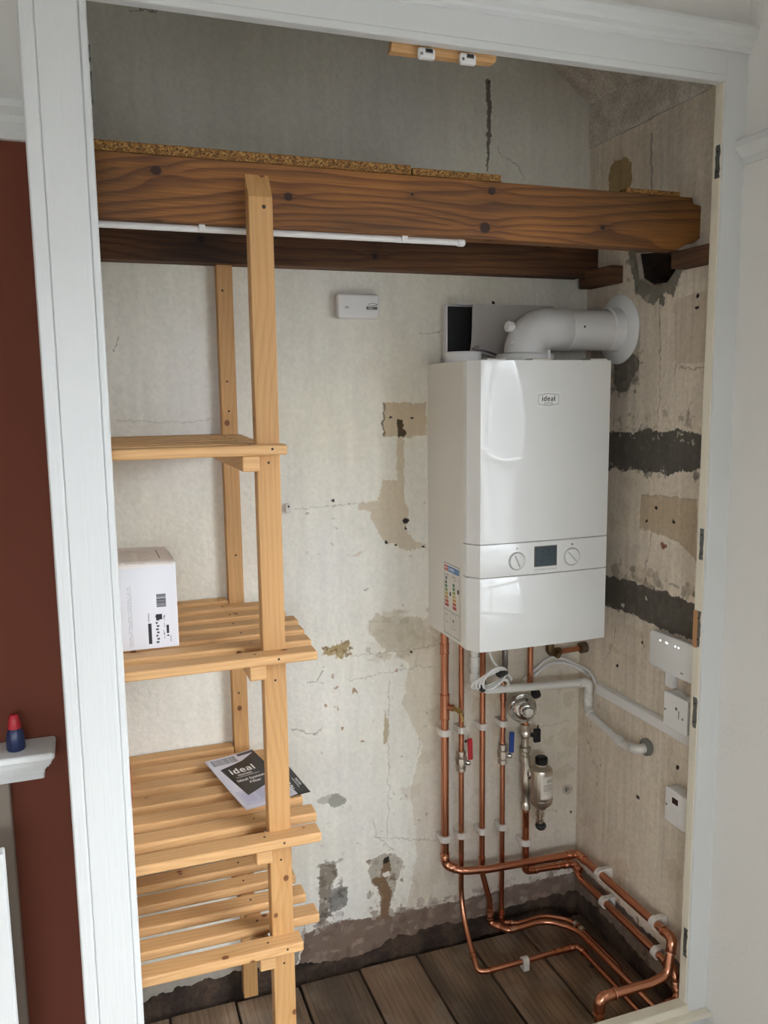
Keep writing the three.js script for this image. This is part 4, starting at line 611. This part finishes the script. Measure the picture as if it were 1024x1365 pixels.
{ // domed chrome fitting where the fifth pipe meets the filter
  const f = thing('pressure_valve', 'round domed chrome valve head with black knob under the white waste pipe', 'valve', [0.52, 0.7, 0.06]), d = [-0.12, 0.1, 1];
  part(f, 'disc', turned([[0, 0], [0.0385, 0.0], [0.041, 0.002], [0.041, 0.008], [0.0392, 0.0105], [0.037, 0.011], [0.034, 0.0085], [0, 0.0085]], [0.519, 0.7235, 0.088], d, 48), MAT.chrome);
  const dm = part(f, 'dome', turned([[0.0325, 0], [0.0315, 0.009], [0.026, 0.016], [0.0205, 0.0185], [0.019, 0.022], [0.0185, 0.032], [0.0165, 0.034], [0.0125, 0.0345], [0.012, 0.044], [0.0105, 0.046], [0, 0.046]], [0.5184, 0.7242, 0.095], d, 40), MAT.chrome);
  part(dm, 'nut', turned([[0, 0], [0.0135, 0], [0.0135, 0.01], [0.0125, 0.012], [0, 0.012]], [0.5143, 0.7277, 0.129], d, 6), MAT.chrome);
  part(f, 'body', turned([[0, 0], [0.016, 0], [0.016, 0.04], [0.02, 0.042], [0.02, 0.052], [0, 0.052]], [0.5525, 0.69, 0.05], [-0.42, 0.55, 0.5], 24), MAT.nickel);
  part(f, 'outlet', rod([0.5535, 0.685, 0.0475], [0.556, 0.745, 0.055], 0.012, 18), MAT.nickel);
  part(f, 'knob', turned([[0, 0], [0.008, 0], [0.0155, 0.006], [0.0155, 0.018], [0.013, 0.021], [0, 0.022]], [0.561, 0.748, 0.07], [0.55, 0.5, 0.55], 8), MAT.black);
}
{ // clips
  const w = [0, 0, -1], d = [0, 1, 0], n = ['wide copper pipe below the drain cock', 'pipe with the red lever, above the lever', 'copper pipe without a valve, upper height', 'pipe with the blue lever, above the lever'], n2 = ['wide copper pipe above its first elbow', 'pipe with the red lever, below the lever', 'copper pipe without a valve, above its kink', 'pipe with the blue lever, below the lever'];
  [0.312, 0.362, 0.427, 0.491].forEach((x, i) => { const r = [0.011, 0.0075, 0.0082, 0.0075][i]; pipeClip([x, 0.662, PZ], d, w, r, PZ - 0.0005, 'white plastic clip holding the ' + n[i]); pipeClip([x, 0.35, PZ], d, w, r, PZ - 0.0005, 'white plastic clip holding the ' + n2[i]); });
  pipeClip([0.566, 0.29, 0.034], d, w, 0.0102, 0.0335, 'white plastic clip on the pipe below the filter');
  for (const [z, y, t] of [[0.182, 0.239, 'near the corner'], [0.424, 0.243, 'near the frame']]) pipeClip([0.7225, y, z], [0, 0.016, 1], [1, 0, 0], 0.011, 0.034, 'white plastic clip on the upper wall run of pipe ' + t);
  for (const [z, t] of [[0.2, 'near the corner'], [0.43, 'near the frame']]) pipeClip([0.7265, 0.163, z], [0, 0, 1], [1, 0, 0], 0.0102, 0.0302, 'white plastic clip on the lower wall run of pipe ' + t);
  pipeClip([0.49, 0.025, 0.1732], [1, 0, 0], [0, -1, 0], 0.0075, 0.0235, 'white plastic clip holding the floor pipe to the boards');
}
{ // condensate waste
  const r = 0.0108, p = thing('waste_pipe', 'white plastic waste pipe stepping from the boiler to the right-hand wall', 'plastic pipe', [0.376, 0.8, 0.085]);
  const L = [[0.376, 0.962, 0.085], [0.376, 0.812, 0.085], [0.412, 0.789, 0.092], [0.734, 0.768, 0.086], [0.734, 0.69, 0.086], [0.7235, 0.682, 0.118], [0.7235, 0.658, 0.27], [0.724, 0.668, 0.331], [0.7565, 0.672, 0.331]];
  part(p, 'pipe', sweep(rounded(L, [0, 0.02, 0.03, 0.018, 0.02, 0.02, 0.03, 0.016]), r, 20), MAT.waste);
  const E = (a, b, c, bend, reach) => elbowFit(p, L[a], L[b], L[c], r, bend, MAT.waste, MAT.waste, 0.0018, reach);
  E(0, 1, 2, 0.018, 0.018); E(2, 3, 4, 0.018, 0.014); E(3, 4, 5, 0.018, 0.014); E(6, 7, 8, 0.016, 0.012); sleeve(p, 'socket', [0.376, 0.872, 0.085], [0, 1, 0], r + 0.001, 0.03, MAT.waste); sleeve(p, 'socket', [0.7235, 0.661, 0.252], dirOf(L[5], L[6]), r + 0.0006, 0.02, MAT.waste); sleeve(p, 'socket', [0.734, 0.728, 0.086], [0, 1, 0], r + 0.0004, 0.02, MAT.waste);
  part(p, 'wall_seal', turned([[0, 0], [0.019, 0], [0.0225, 0.004], [0.0225, 0.012], [0.0195, 0.0145], [0, 0.0145]], [0.757, 0.672, 0.331], [-1, 0, 0], 32), MAT.rubber);
}
{ // coiled cable hanging from the boiler
  const c = thing('cable_coil', 'coiled white cable with black ties hanging below the boiler', 'cable', [0.405, 0.8, 0.125]), R = rng(23), pts = [];
  pts.push([0.392, 0.963, 0.115], [0.396, 0.93, 0.118], [0.412, 0.88, 0.125], [0.425, 0.862, 0.128]);
  for (let k = 0; k <= 56; k++) { const a = 0.5 + k / 56 * Math.PI * 2 * 3.5, m = 1 + (R() - 0.5) * 0.04; const q = k / 56 - 0.5; pts.push([0.404 + (0.041 - q * 0.014) * m * Math.cos(a) + q * 0.012, 0.831 + (0.024 + q * 0.016) * m * Math.sin(a) + 0.01 * Math.cos(a) + q * 0.012, 0.126 + 0.008 * Math.sin(a) + q * 0.026]); }
  part(c, 'cable', sweep(new THREE.CatmullRomCurve3(pts.map(V)).getPoints(420), 0.003, 10), MAT.whitePlastic);
  part(c, 'tail', sweep(new THREE.CatmullRomCurve3([[0.43, 0.85, 0.125], [0.45, 0.843, 0.122], [0.468, 0.825, 0.115], [0.478, 0.812, 0.1]].map(V)).getPoints(40), 0.0042, 10), MAT.whitePlastic);
  part(c, 'tail', sweep(new THREE.CatmullRomCurve3([[0.435, 0.83, 0.128], [0.448, 0.825, 0.13], [0.46, 0.81, 0.12], [0.462, 0.795, 0.1]].map(V)).getPoints(40), 0.0042, 10), MAT.whitePlastic);
  part(c, 'tie', new RoundedBoxGeometry(0.03, 0.014, 0.024, 3, 0.005).rotateZ(0.35).translate(0.434, 0.847, 0.13), MAT.black); part(c, 'tie', new RoundedBoxGeometry(0.013, 0.016, 0.024, 3, 0.005).rotateZ(0.3).translate(0.377, 0.81, 0.126), MAT.black);
  const w = thing('wall_cable', 'white cable looping up the back wall into the trunking', 'cable', [0.68, 0.8, 0.02]);
  part(w, 'cable', sweep(new THREE.CatmullRomCurve3([[0.56, 0.775, 0.02], [0.6, 0.8, 0.018], [0.65, 0.828, 0.014], [0.69, 0.822, 0.014], [0.735, 0.8, 0.022], [0.7505, 0.79, 0.06], [0.7505, 0.765, 0.1], [0.75, 0.758, 0.11]].map(V)).getPoints(80), 0.0045, 10), MAT.whitePlastic);
  part(w, 'cable', sweep(new THREE.CatmullRomCurve3([[0.6, 0.78, 0.012], [0.64, 0.805, 0.01], [0.68, 0.81, 0.01], [0.725, 0.795, 0.012], [0.7495, 0.782, 0.03], [0.751, 0.775, 0.06]].map(V)).getPoints(80), 0.0045, 10), MAT.whitePlastic);
}
{ // old capped stub by the corner
  const s = thing('pipe_stub', 'tarnished brass elbow and copper stub by the corner behind the boiler', 'pipe stub', [0.63, 0.85, 0.05]);
  part(s, 'elbow', sweep(rounded([[0.627, 0.9, 0.05], [0.627, 0.858, 0.05], [0.66, 0.856, 0.05]], 0.012), 0.012, 16), M('#6e5a40', 0.4, { metalness: 1 }));
  part(s, 'nut', turned([[0, 0], [0.0095, 0], [0.0095, 0.012], [0, 0.012]], [0.642, 0.853, 0.058], [0.3, -0.1, 0.9], 6), M('#7d6a4c', 0.4, { metalness: 1 }));
  part(s, 'riser', rod([0.627, 0.9, 0.05], [0.627, 0.962, 0.05], 0.008), MAT.copper); part(s, 'stub', rod([0.66, 0.856, 0.05], [0.735, 0.853, 0.035], 0.0075), MAT.copper);
  part(s, 'flange', turned([[0, 0], [0.0155, 0], [0.0155, 0.02], [0, 0.02]], [0.757, 0.853, 0.032], [-1, 0, 0.1], 20), M('#6a5d4e', 0.6, { metalness: 0.7 }));
}
// ---------- electrics on the right-hand wall, alarm, parcels, catches, mantel ----------
{
  const t = thing('cable_trunking', 'white cable trunking running along the right-hand wall below the socket', 'trunking', [XR, 0.757, 0.28]);
  part(t, 'base', box(XR - 0.006, XR, 0.741, 0.772, 0.106, 0.548, 0.001), MAT.whitePlastic); part(t, 'lid', box(XR - 0.0165, XR - 0.004, 0.7425, 0.7705, 0.106, 0.548, 0.0025), MAT.whitePlastic);
  const v = thing('cable_trunking', 'short upright trunking between the hub and the socket', 'trunking', [XR, 0.9, 0.41]);
  part(v, 'base', box(XR - 0.005, XR, 0.863, 0.93, 0.402, 0.434, 0.001), MAT.whitePlastic); part(v, 'lid', box(XR - 0.0155, XR - 0.004, 0.863, 0.93, 0.4035, 0.4325, 0.0025), MAT.whitePlastic);
}
{
  const s = thing('wall_socket', 'white outlet box with two screws standing on the trunking', 'outlet', [XR, 0.773, 0.47]);
  part(s, 'back_box', box(XR - 0.03, XR - 0.0165, 0.7775, 0.8615, 0.4305, 0.5145, 0.003), MAT.whitePlastic); part(s, 'mount', box(XR - 0.018, XR, 0.7775, 0.8615, 0.433, 0.512, 0.001), MAT.whitePlastic);
  const p = part(s, 'face_plate', box(XR - 0.0375, XR - 0.03, 0.776, 0.863, 0.429, 0.516, 0.004), MAT.whitePlastic);
  for (const z of [0.437, 0.5]) part(p, 'screw', turned([[0, 0], [0.003, 0], [0.0025, 0.001], [0, 0.001]], [XR - 0.0375, 0.818 - (z > 0.45 ? 0.004 : 0), z], [-1, 0, 0], 14), MAT.steel);
  part(p, 'cable_outlet', turned([[0, 0], [0.0045, 0], [0.003, 0.0008], [0, 0.0008]], [XR - 0.0375, 0.832, 0.477], [-1, 0, 0], 14), MAT.gap); part(p, 'mark', box(XR - 0.0382, XR - 0.0372, 0.81, 0.83, 0.486, 0.488), MAT.gap);
}
{
  const s = thing('fused_spur', 'white switched spur box with dark neon window and black cord grip', 'switch', [XR, 0.54, 0.49]);
  part(s, 'back_box', box(XR - 0.032, XR - 0.0005, 0.5405, 0.6245, 0.4515, 0.5355, 0.003), MAT.whitePlastic);
  const p = part(s, 'face_plate', box(XR - 0.0395, XR - 0.032, 0.539, 0.626, 0.45, 0.537, 0.004), MAT.whitePlastic);
  part(p, 'neon_window', box(XR - 0.041, XR - 0.039, 0.595, 0.61, 0.478, 0.499, 0.001), M('#3a1512', 0.25)); part(p, 'rocker', box(XR - 0.0435, XR - 0.039, 0.552, 0.583, 0.492, 0.512, 0.002), MAT.whitePlastic);
  part(p, 'screw', turned([[0, 0], [0.003, 0], [0.0025, 0.001], [0, 0.001]], [XR - 0.0395, 0.582, 0.457], [-1, 0, 0], 14), MAT.steel);
  part(s, 'cord_grip', turned([[0, 0], [0.008, 0], [0.008, 0.012], [0, 0.014]], [XR - 0.018, 0.541, 0.507], [0, -1, 0], 16), MAT.black);
}
{
  const h = thing('smart_hub', 'white rounded control hub with lit dots below the lower cement band', 'control hub', [XR, 0.905, 0.44]);
  const z0 = 0.358, z1 = 0.54, y0 = 0.905, y1 = 0.998, r = 0.016, o = []; for (const [cz, cy, a0] of [[z1 - r, y1 - r, 0], [z0 + r, y1 - r, 90], [z0 + r, y0 + r, 180], [z1 - r, y0 + r, 270]]) for (let k = 0; k <= 8; k++) { const a = (a0 + k * 11.25) * Math.PI / 180; o.push([cz + r * Math.cos(a), cy + r * Math.sin(a)]); }
  part(h, 'body', toCreasedNormals(slab(o, 'zy', XR - 0.03, XR - 0.0165, 0.003), 0.6), MAT.whitePlastic);
  part(h, 'wall_plate', box(XR - 0.018, XR, y0 + 0.012, y1 - 0.012, z0 + 0.03, z1 - 0.02), MAT.grey);
  for (const [z, w] of [[0.4, 0.002], [0.424, 0.0042], [0.456, 0.002], [0.468, 0.0024]]) part(h, 'indicator_light', box(XR - 0.0306, XR - 0.0298, 0.9775, 0.981, z - w, z + w, 0.0003), MAT.led);
  part(h, 'badge', box(XR - 0.0304, XR - 0.0298, 0.919, 0.922, 0.478, 0.487), MAT.gap);
}
{
  const a = thing('carbon_monoxide_alarm', 'small white rounded alarm box on the back wall above the boiler', 'alarm', [0.082, 1.772, 0]);
  part(a, 'wall_plate', box(0.034, 0.13, 1.778, 1.828, 0.0003, 0.008, 0.002), MAT.whitePlastic);
  const c = part(a, 'cover', box(0.0275, 0.1375, 1.7725, 1.8325, 0.007, 0.032, 0.007), MAT.whitePlastic);
  for (const y of [1.797, 1.8]) part(c, 'indicator', box(0.047, 0.056, y - 0.0007, y + 0.0007, 0.0318, 0.0324), MAT.gap);
  part(c, 'print', card(0.034, 0.022).translate(0.1155, 1.8, 0.0323), M('#ffffff', 0.5, { map: print(136, 88, (g) => { g.fillStyle = '#e3e1dd'; g.fillRect(0, 0, 136, 88); g.fillStyle = '#77736f'; g.beginPath(); g.ellipse(80, 18, 50, 13, 0, 0, 7); g.fill(); g.fillStyle = '#e3e1dd'; g.beginPath(); g.ellipse(76, 18, 42, 8, 0, 0, 7); g.fill(); g.fillStyle = '#6b6764'; g.fillRect(12, 38, 116, 30); g.fillStyle = '#e3e1dd'; g.font = 'bold 22px sans-serif'; g.fillText('TEST', 34, 61); g.fillStyle = '#9a9693'; for (let k = 0; k < 6; k++) g.fillRect(20 + k * 16, 76, 8, 3); }) }));
  const c2 = thing('cable_clip', 'tiny white saddle clip on the back wall beside the front shelf post', 'cable clip', [-0.105, 1.3, 0]);
  part(c2, 'saddle', box(-0.113, -0.099, 1.293, 1.317, 0, 0.014, 0.003), MAT.clip); part(c2, 'screw', turned([[0, 0], [0.003, 0], [0.002, 0.001], [0, 0.001]], [-0.105, 1.31, 0.0138], [0, 0, 1], 10), MAT.screw);
}
{ // white carton with leaflet on the second tier
  const b = thing('carton', 'white cardboard carton with printed codes on the upper slats', 'box', [-0.49, 1.0925, 0.32]), x0 = -0.575, x1 = -0.4215, y0 = 1.0928, y1 = 1.263, z0 = 0.262, z1 = 0.386;
  part(b, 'body', box(x0, x1, y0, y1, z0, z1, 0.0015), MAT.paper); part(b, 'flap', box(x0 + 0.001, x1 - 0.001, y1, y1 + 0.0012, z0 + 0.001, z1 - 0.001), MAT.paper);
  const R = rng(33), pr = print(512, 512, (g) => {
    g.fillStyle = '#e4e4e8'; g.fillRect(0, 0, 512, 512); g.save(); g.translate(398, 500); g.rotate(-Math.PI / 2);
    g.fillStyle = '#3a3a3e'; for (let k = 0; k < 26; k++) g.fillRect(238 + k * 3.1, -16, 1 + R() * 2, 62); g.fillStyle = '#2c2c30'; g.fillRect(12, -78, 128, 22); g.font = 'bold 11px sans-serif'; g.fillStyle = '#2c2c30'; g.fillText('CONTROLS', 148, -68);
    g.fillStyle = '#55555a'; for (let k = 0; k < 9; k++) g.fillRect(14 + k * 20, -28 + (k % 2) * 6, 12, 10 + R() * 10); g.fillStyle = '#222226'; g.fillRect(160, -24, 34, 40); g.fillRect(52, 44, 8, 14); g.fillRect(70, 42, 52, 16); g.fillStyle = '#77777c'; for (let k = 0; k < 12; k++) g.fillRect(16 + R() * 170, 20 + R() * 14, 14, 3); g.fillRect(14, 66, 40, 4); g.restore();
    g.save(); g.translate(206, 500); g.rotate(-Math.PI / 2); g.fillStyle = '#9a9aa0'; for (let k = 0; k < 4; k++) for (let m = 0; m < 60; m++) if (R() > 0.25) g.fillRect(6 + m * 6.2, k * 7 - 10, 4.5, 2.2); g.restore();
  });
  part(b, 'print', card(x1 - x0 - 0.004, y1 - y0 - 0.004).translate((x0 + x1) / 2, (y0 + y1) / 2, z1 + 0.0003), M('#ffffff', 0.6, { map: pr }));
  const l = thing('folded_leaflet', 'buff printed leaflet lying crumpled on the white carton', 'leaflet', [-0.5, 1.2645, 0.33]), gx = 16, gz = 8, pos = [], uv = [], idx = [];
  for (let j = 0; j <= gz; j++) for (let i = 0; i <= gx; i++) { const u = i / gx, v = j / gz, x = mix(-0.568, -0.4235 - 0.006 * (1 - v), u), z = j === gz ? 0.3925 : mix(0.252, 0.3905, j / (gz - 1)); pos.push(x, (j === gz ? -0.012 * (1 - 0.75 * u) : 0) + 1.2662 + 0.007 * (1 - v) * (1 - v) + 0.006 * Math.max(0, 0.85 - u) * noise(u * 4, v * 3, 3) + (v > 0.99 ? -0.003 * u : 0) + (u > 0.92 ? -0.001 : 0), z); uv.push(u, 1 - v); }
  for (let j = 0; j < gz; j++) for (let i = 0; i < gx; i++) { const a = j * (gx + 1) + i; idx.push(a, a + gx + 1, a + 1, a + 1, a + gx + 1, a + gx + 2); }
  const lg = new THREE.BufferGeometry(); lg.setAttribute('position', new THREE.Float32BufferAttribute(pos, 3)); lg.setAttribute('uv', new THREE.Float32BufferAttribute(uv, 2)); lg.setIndex(idx); lg.computeVertexNormals();
  part(l, 'sheet', lg, M('#ffffff', 0.85, { side: THREE.DoubleSide, map: print(256, 256, (g) => { const Q = rng(41); g.fillStyle = '#f1e9e2'; g.fillRect(0, 0, 256, 256); g.fillStyle = '#cbbfb4'; for (let k = 0; k < 40; k++) g.fillRect(60 + Q() * 30, 40 + k * 4, 40 + Q() * 30, 1.6); for (let k = 0; k < 30; k++) g.fillRect(140, 50 + k * 5, 60 * Q(), 1.6); g.fillStyle = '#7d6e62'; g.fillRect(214, 40, 3, 120); g.fillRect(20, 206, 20, 14); g.fillStyle = '#8a7c70'; g.fillText('INSTRUCTIONS', 90, 228); }) }));
}
{ // booklets on the third tier
  const sheetOn = (name, label, corner, du, dv, wu, wv, y, tex, lift) => {              // lies flat: corner top-left, du along its top edge, dv down its side
    const t = thing(name, label, 'booklet', [corner[0], y, corner[1]]), g = new THREE.BufferGeometry(), n = 10, pos = [], uv = [], idx = [];
    for (const s of [0, 1]) for (let j = 0; j <= n; j++) for (let i = 0; i <= n; i++) { const a = i / n, b = j / n; pos.push(corner[0] + du[0] * wu * a + dv[0] * wv * b, y + lift * (Math.pow(1 - a, 2) * 0.4 + Math.pow(a, 3) * 0.5 + Math.pow(b, 4) * 0.4) + (s ? 0 : -0.0016), corner[1] + du[1] * wu * a + dv[1] * wv * b); uv.push(a, 1 - b); }
    const N = (n + 1) * (n + 1); for (const s of [0, 1]) for (let j = 0; j < n; j++) for (let i = 0; i < n; i++) { const a = s * N + j * (n + 1) + i; idx.push(a, a + n + 1, a + 1, a + 1, a + n + 1, a + n + 2); }
    const E = []; for (let i = 0; i < n; i++) E.push([i, i + 1], [n * (n + 1) + i, n * (n + 1) + i + 1], [i * (n + 1), (i + 1) * (n + 1)], [i * (n + 1) + n, (i + 1) * (n + 1) + n]); for (const [a, b] of E) idx.push(a, b, a + N, b, b + N, a + N);
    g.setAttribute('position', new THREE.Float32BufferAttribute(pos, 3)); g.setAttribute('uv', new THREE.Float32BufferAttribute(uv, 2)); g.setIndex(idx); g.computeVertexNormals(); part(t, 'cover', g, M('#ffffff', 0.35, { map: tex, side: THREE.DoubleSide })); return t;
  };
  const tex1 = print(512, 820, (g) => {
    const R = rng(55); g.fillStyle = '#dcdae4'; g.fillRect(0, 0, 512, 820); g.fillStyle = '#c9c8da'; g.fillRect(30, 560, 450, 220); g.fillStyle = '#bcbcd2'; for (let k = 0; k < 3; k++) g.fillRect(60 + k * 140, 600, 110, 130);
    g.fillStyle = '#3a3a3e'; for (let k = 0; k < 40; k++) g.fillRect(40 + k * 6.5, 20, 2 + R() * 3, 100); g.fillRect(330, 10, 182, 40);
    g.fillStyle = '#17181a'; g.beginPath(); g.moveTo(70, 190); g.lineTo(330, 130); g.lineTo(512, 40); g.lineTo(512, 470); g.lineTo(400, 540); g.lineTo(120, 640); g.closePath(); g.fill();
    g.fillStyle = '#ffffff'; g.font = 'bold 112px sans-serif'; g.fillText('ideal', 130, 300); g.font = 'bold 34px sans-serif'; g.fillText('HEATING', 180, 345); g.fillRect(150, 360, 240, 5); g.font = 'bold 46px sans-serif'; g.fillText('Ideal System', 130, 430); g.fillText('Filter', 230, 485);
  });
  sheetOn('booklet', 'white and black filter booklet lying on the slats behind the front post', [-0.351, 0.125], [0.967, -0.255], [0.178, 0.984], 0.122, 0.276, 0.7225, tex1, 0.006);
  const tex2 = print(300, 420, (g) => { g.fillStyle = '#141517'; g.fillRect(0, 0, 300, 420); g.save(); g.translate(230, 330); g.rotate(-Math.PI / 2); g.fillStyle = '#f2f2f0'; g.font = 'bold 58px sans-serif'; g.fillText('ideal', -30, 20); g.fillRect(-20, 40, 110, 3); g.font = 'bold 18px sans-serif'; g.fillText('HEATING', 0, 62); g.restore(); });
  sheetOn('booklet', 'black booklet poking out past the front post on the slats', [-0.319, 0.168], [0.994, -0.084], [0.1, 0.98], 0.148, 0.2, 0.7175, tex2, 0.003);
}
{ // catches under the header
  const s = thing('catch_strip', 'narrow pine strip fixed behind the white frame header', 'wood strip', [0.09, 2.194, 0.54]);
  part(s, 'strip', grainUV(slab([[-0.018, 2.196], [-0.013, 2.226], [0.193, 2.226], [0.193, 2.203], [0.188, 2.1985]], 'xy', 0.53, 0.5495, 0.001), 0, [0.4, -2.0]), MAT.pine);
  for (const [x, l] of [[0.048, 'white magnetic catch on the strip towards the left frame post'], [0.13, 'white magnetic catch on the strip towards the right frame post']]) {
    const c = thing('magnetic_catch', l, 'catch', [x, 2.185, 0.545], 'white magnetic catches under the header');
    part(c, 'body', box(x - 0.0165, x + 0.0165, 2.186, 2.206, 0.5496, 0.562, 0.005), MAT.whitePlastic); const m = part(c, 'magnet_slot', box(x - 0.004, x + 0.0105, 2.196, 2.2035, 0.561, 0.5626), MAT.gap); part(m, 'magnet', box(x - 0.003, x + 0.0095, 2.198, 2.202, 0.562, 0.563), MAT.black);
    part(c, 'screw', turned([[0, 0], [0.003, 0], [0.002, 0.001], [0, 0.001]], [x - 0.011, 2.194, 0.562], [0, 0, 1], 10), MAT.steel);
  }
}
{ // fire surround, bottle, white panel
  const f = thing('fire_surround', 'white fire surround with moulded mantel shelf against the rust wall', 'fire surround', [-1.2, 0, 0.48]);
  const ms = part(f, 'mantel_shelf', ubox(-1.76, -0.659, 0.95, 0.964, 0.4405, 0.526, 0.005), MAT.paint);                       // shelf with its moulding returned round the end
  for (const [y0, y1, o] of [[0.943, 0.951, 0.008], [0.935, 0.944, 0.013], [0.927, 0.936, 0.021], [0.918, 0.928, 0.031], [0.908, 0.919, 0.037], [0.896, 0.909, 0.04]]) part(ms, 'moulding', ubox(-1.76 + o, -0.659 - o * 0.55, y0, y1, 0.4405, 0.526 - o * 1.3, 0.003), MAT.paint);
  part(f, 'pilaster', ubox(-0.82, -0.742, 0, 0.9, 0.4405, 0.462, 0.003), MAT.greyBrown); part(f, 'pilaster', ubox(-1.7, -1.6, 0, 0.9, 0.4405, 0.462, 0.003), MAT.greyBrown); part(f, 'lintel', ubox(-1.6, -0.82, 0.74, 0.9, 0.4405, 0.46, 0.003), MAT.greyBrown);  // pilasters and lintel in one plain grey-brown
  const b = thing('bottle', 'small dark blue bottle with red cap on the mantel shelf', 'bottle', [-0.722, 0.9641, 0.485]);
  part(b, 'body', turned([[0, 0], [0.0145, 0], [0.016, 0.003], [0.016, 0.02], [0.0135, 0.034], [0.0105, 0.04], [0, 0.04]], [-0.724, 0.9641, 0.485], [0, 1, 0], 28), M('#1c2b52', 0.35));
  part(b, 'cap', turned([[0, 0], [0.0115, 0], [0.0115, 0.006], [0.0095, 0.015], [0.0085, 0.022], [0.006, 0.025], [0, 0.0255]], [-0.724, 1.004, 0.485], [0, 1, 0], 24), M('#b3202c', 0.4));
  const p = thing('panel_screen', 'white panelled board standing in front of the fire surround', 'panel', [-0.95, 0, 0.6]);
  part(p, 'board', ubox(-1.2, -0.744, 0.0005, 0.835, 0.585, 0.6, 0.003), MAT.paint); for (const [x0, x1, y0, y1] of [[-0.784, -0.7445, 0.001, 0.834], [-1.2, -1.14, 0.001, 0.834], [-1.14, -0.784, 0.765, 0.834], [-1.14, -0.784, 0.001, 0.1]]) part(p, 'rail', ubox(x0, x1, y0, y1, 0.599, 0.609, 0.003), MAT.paint);
}
renderer.render(scene, camera);
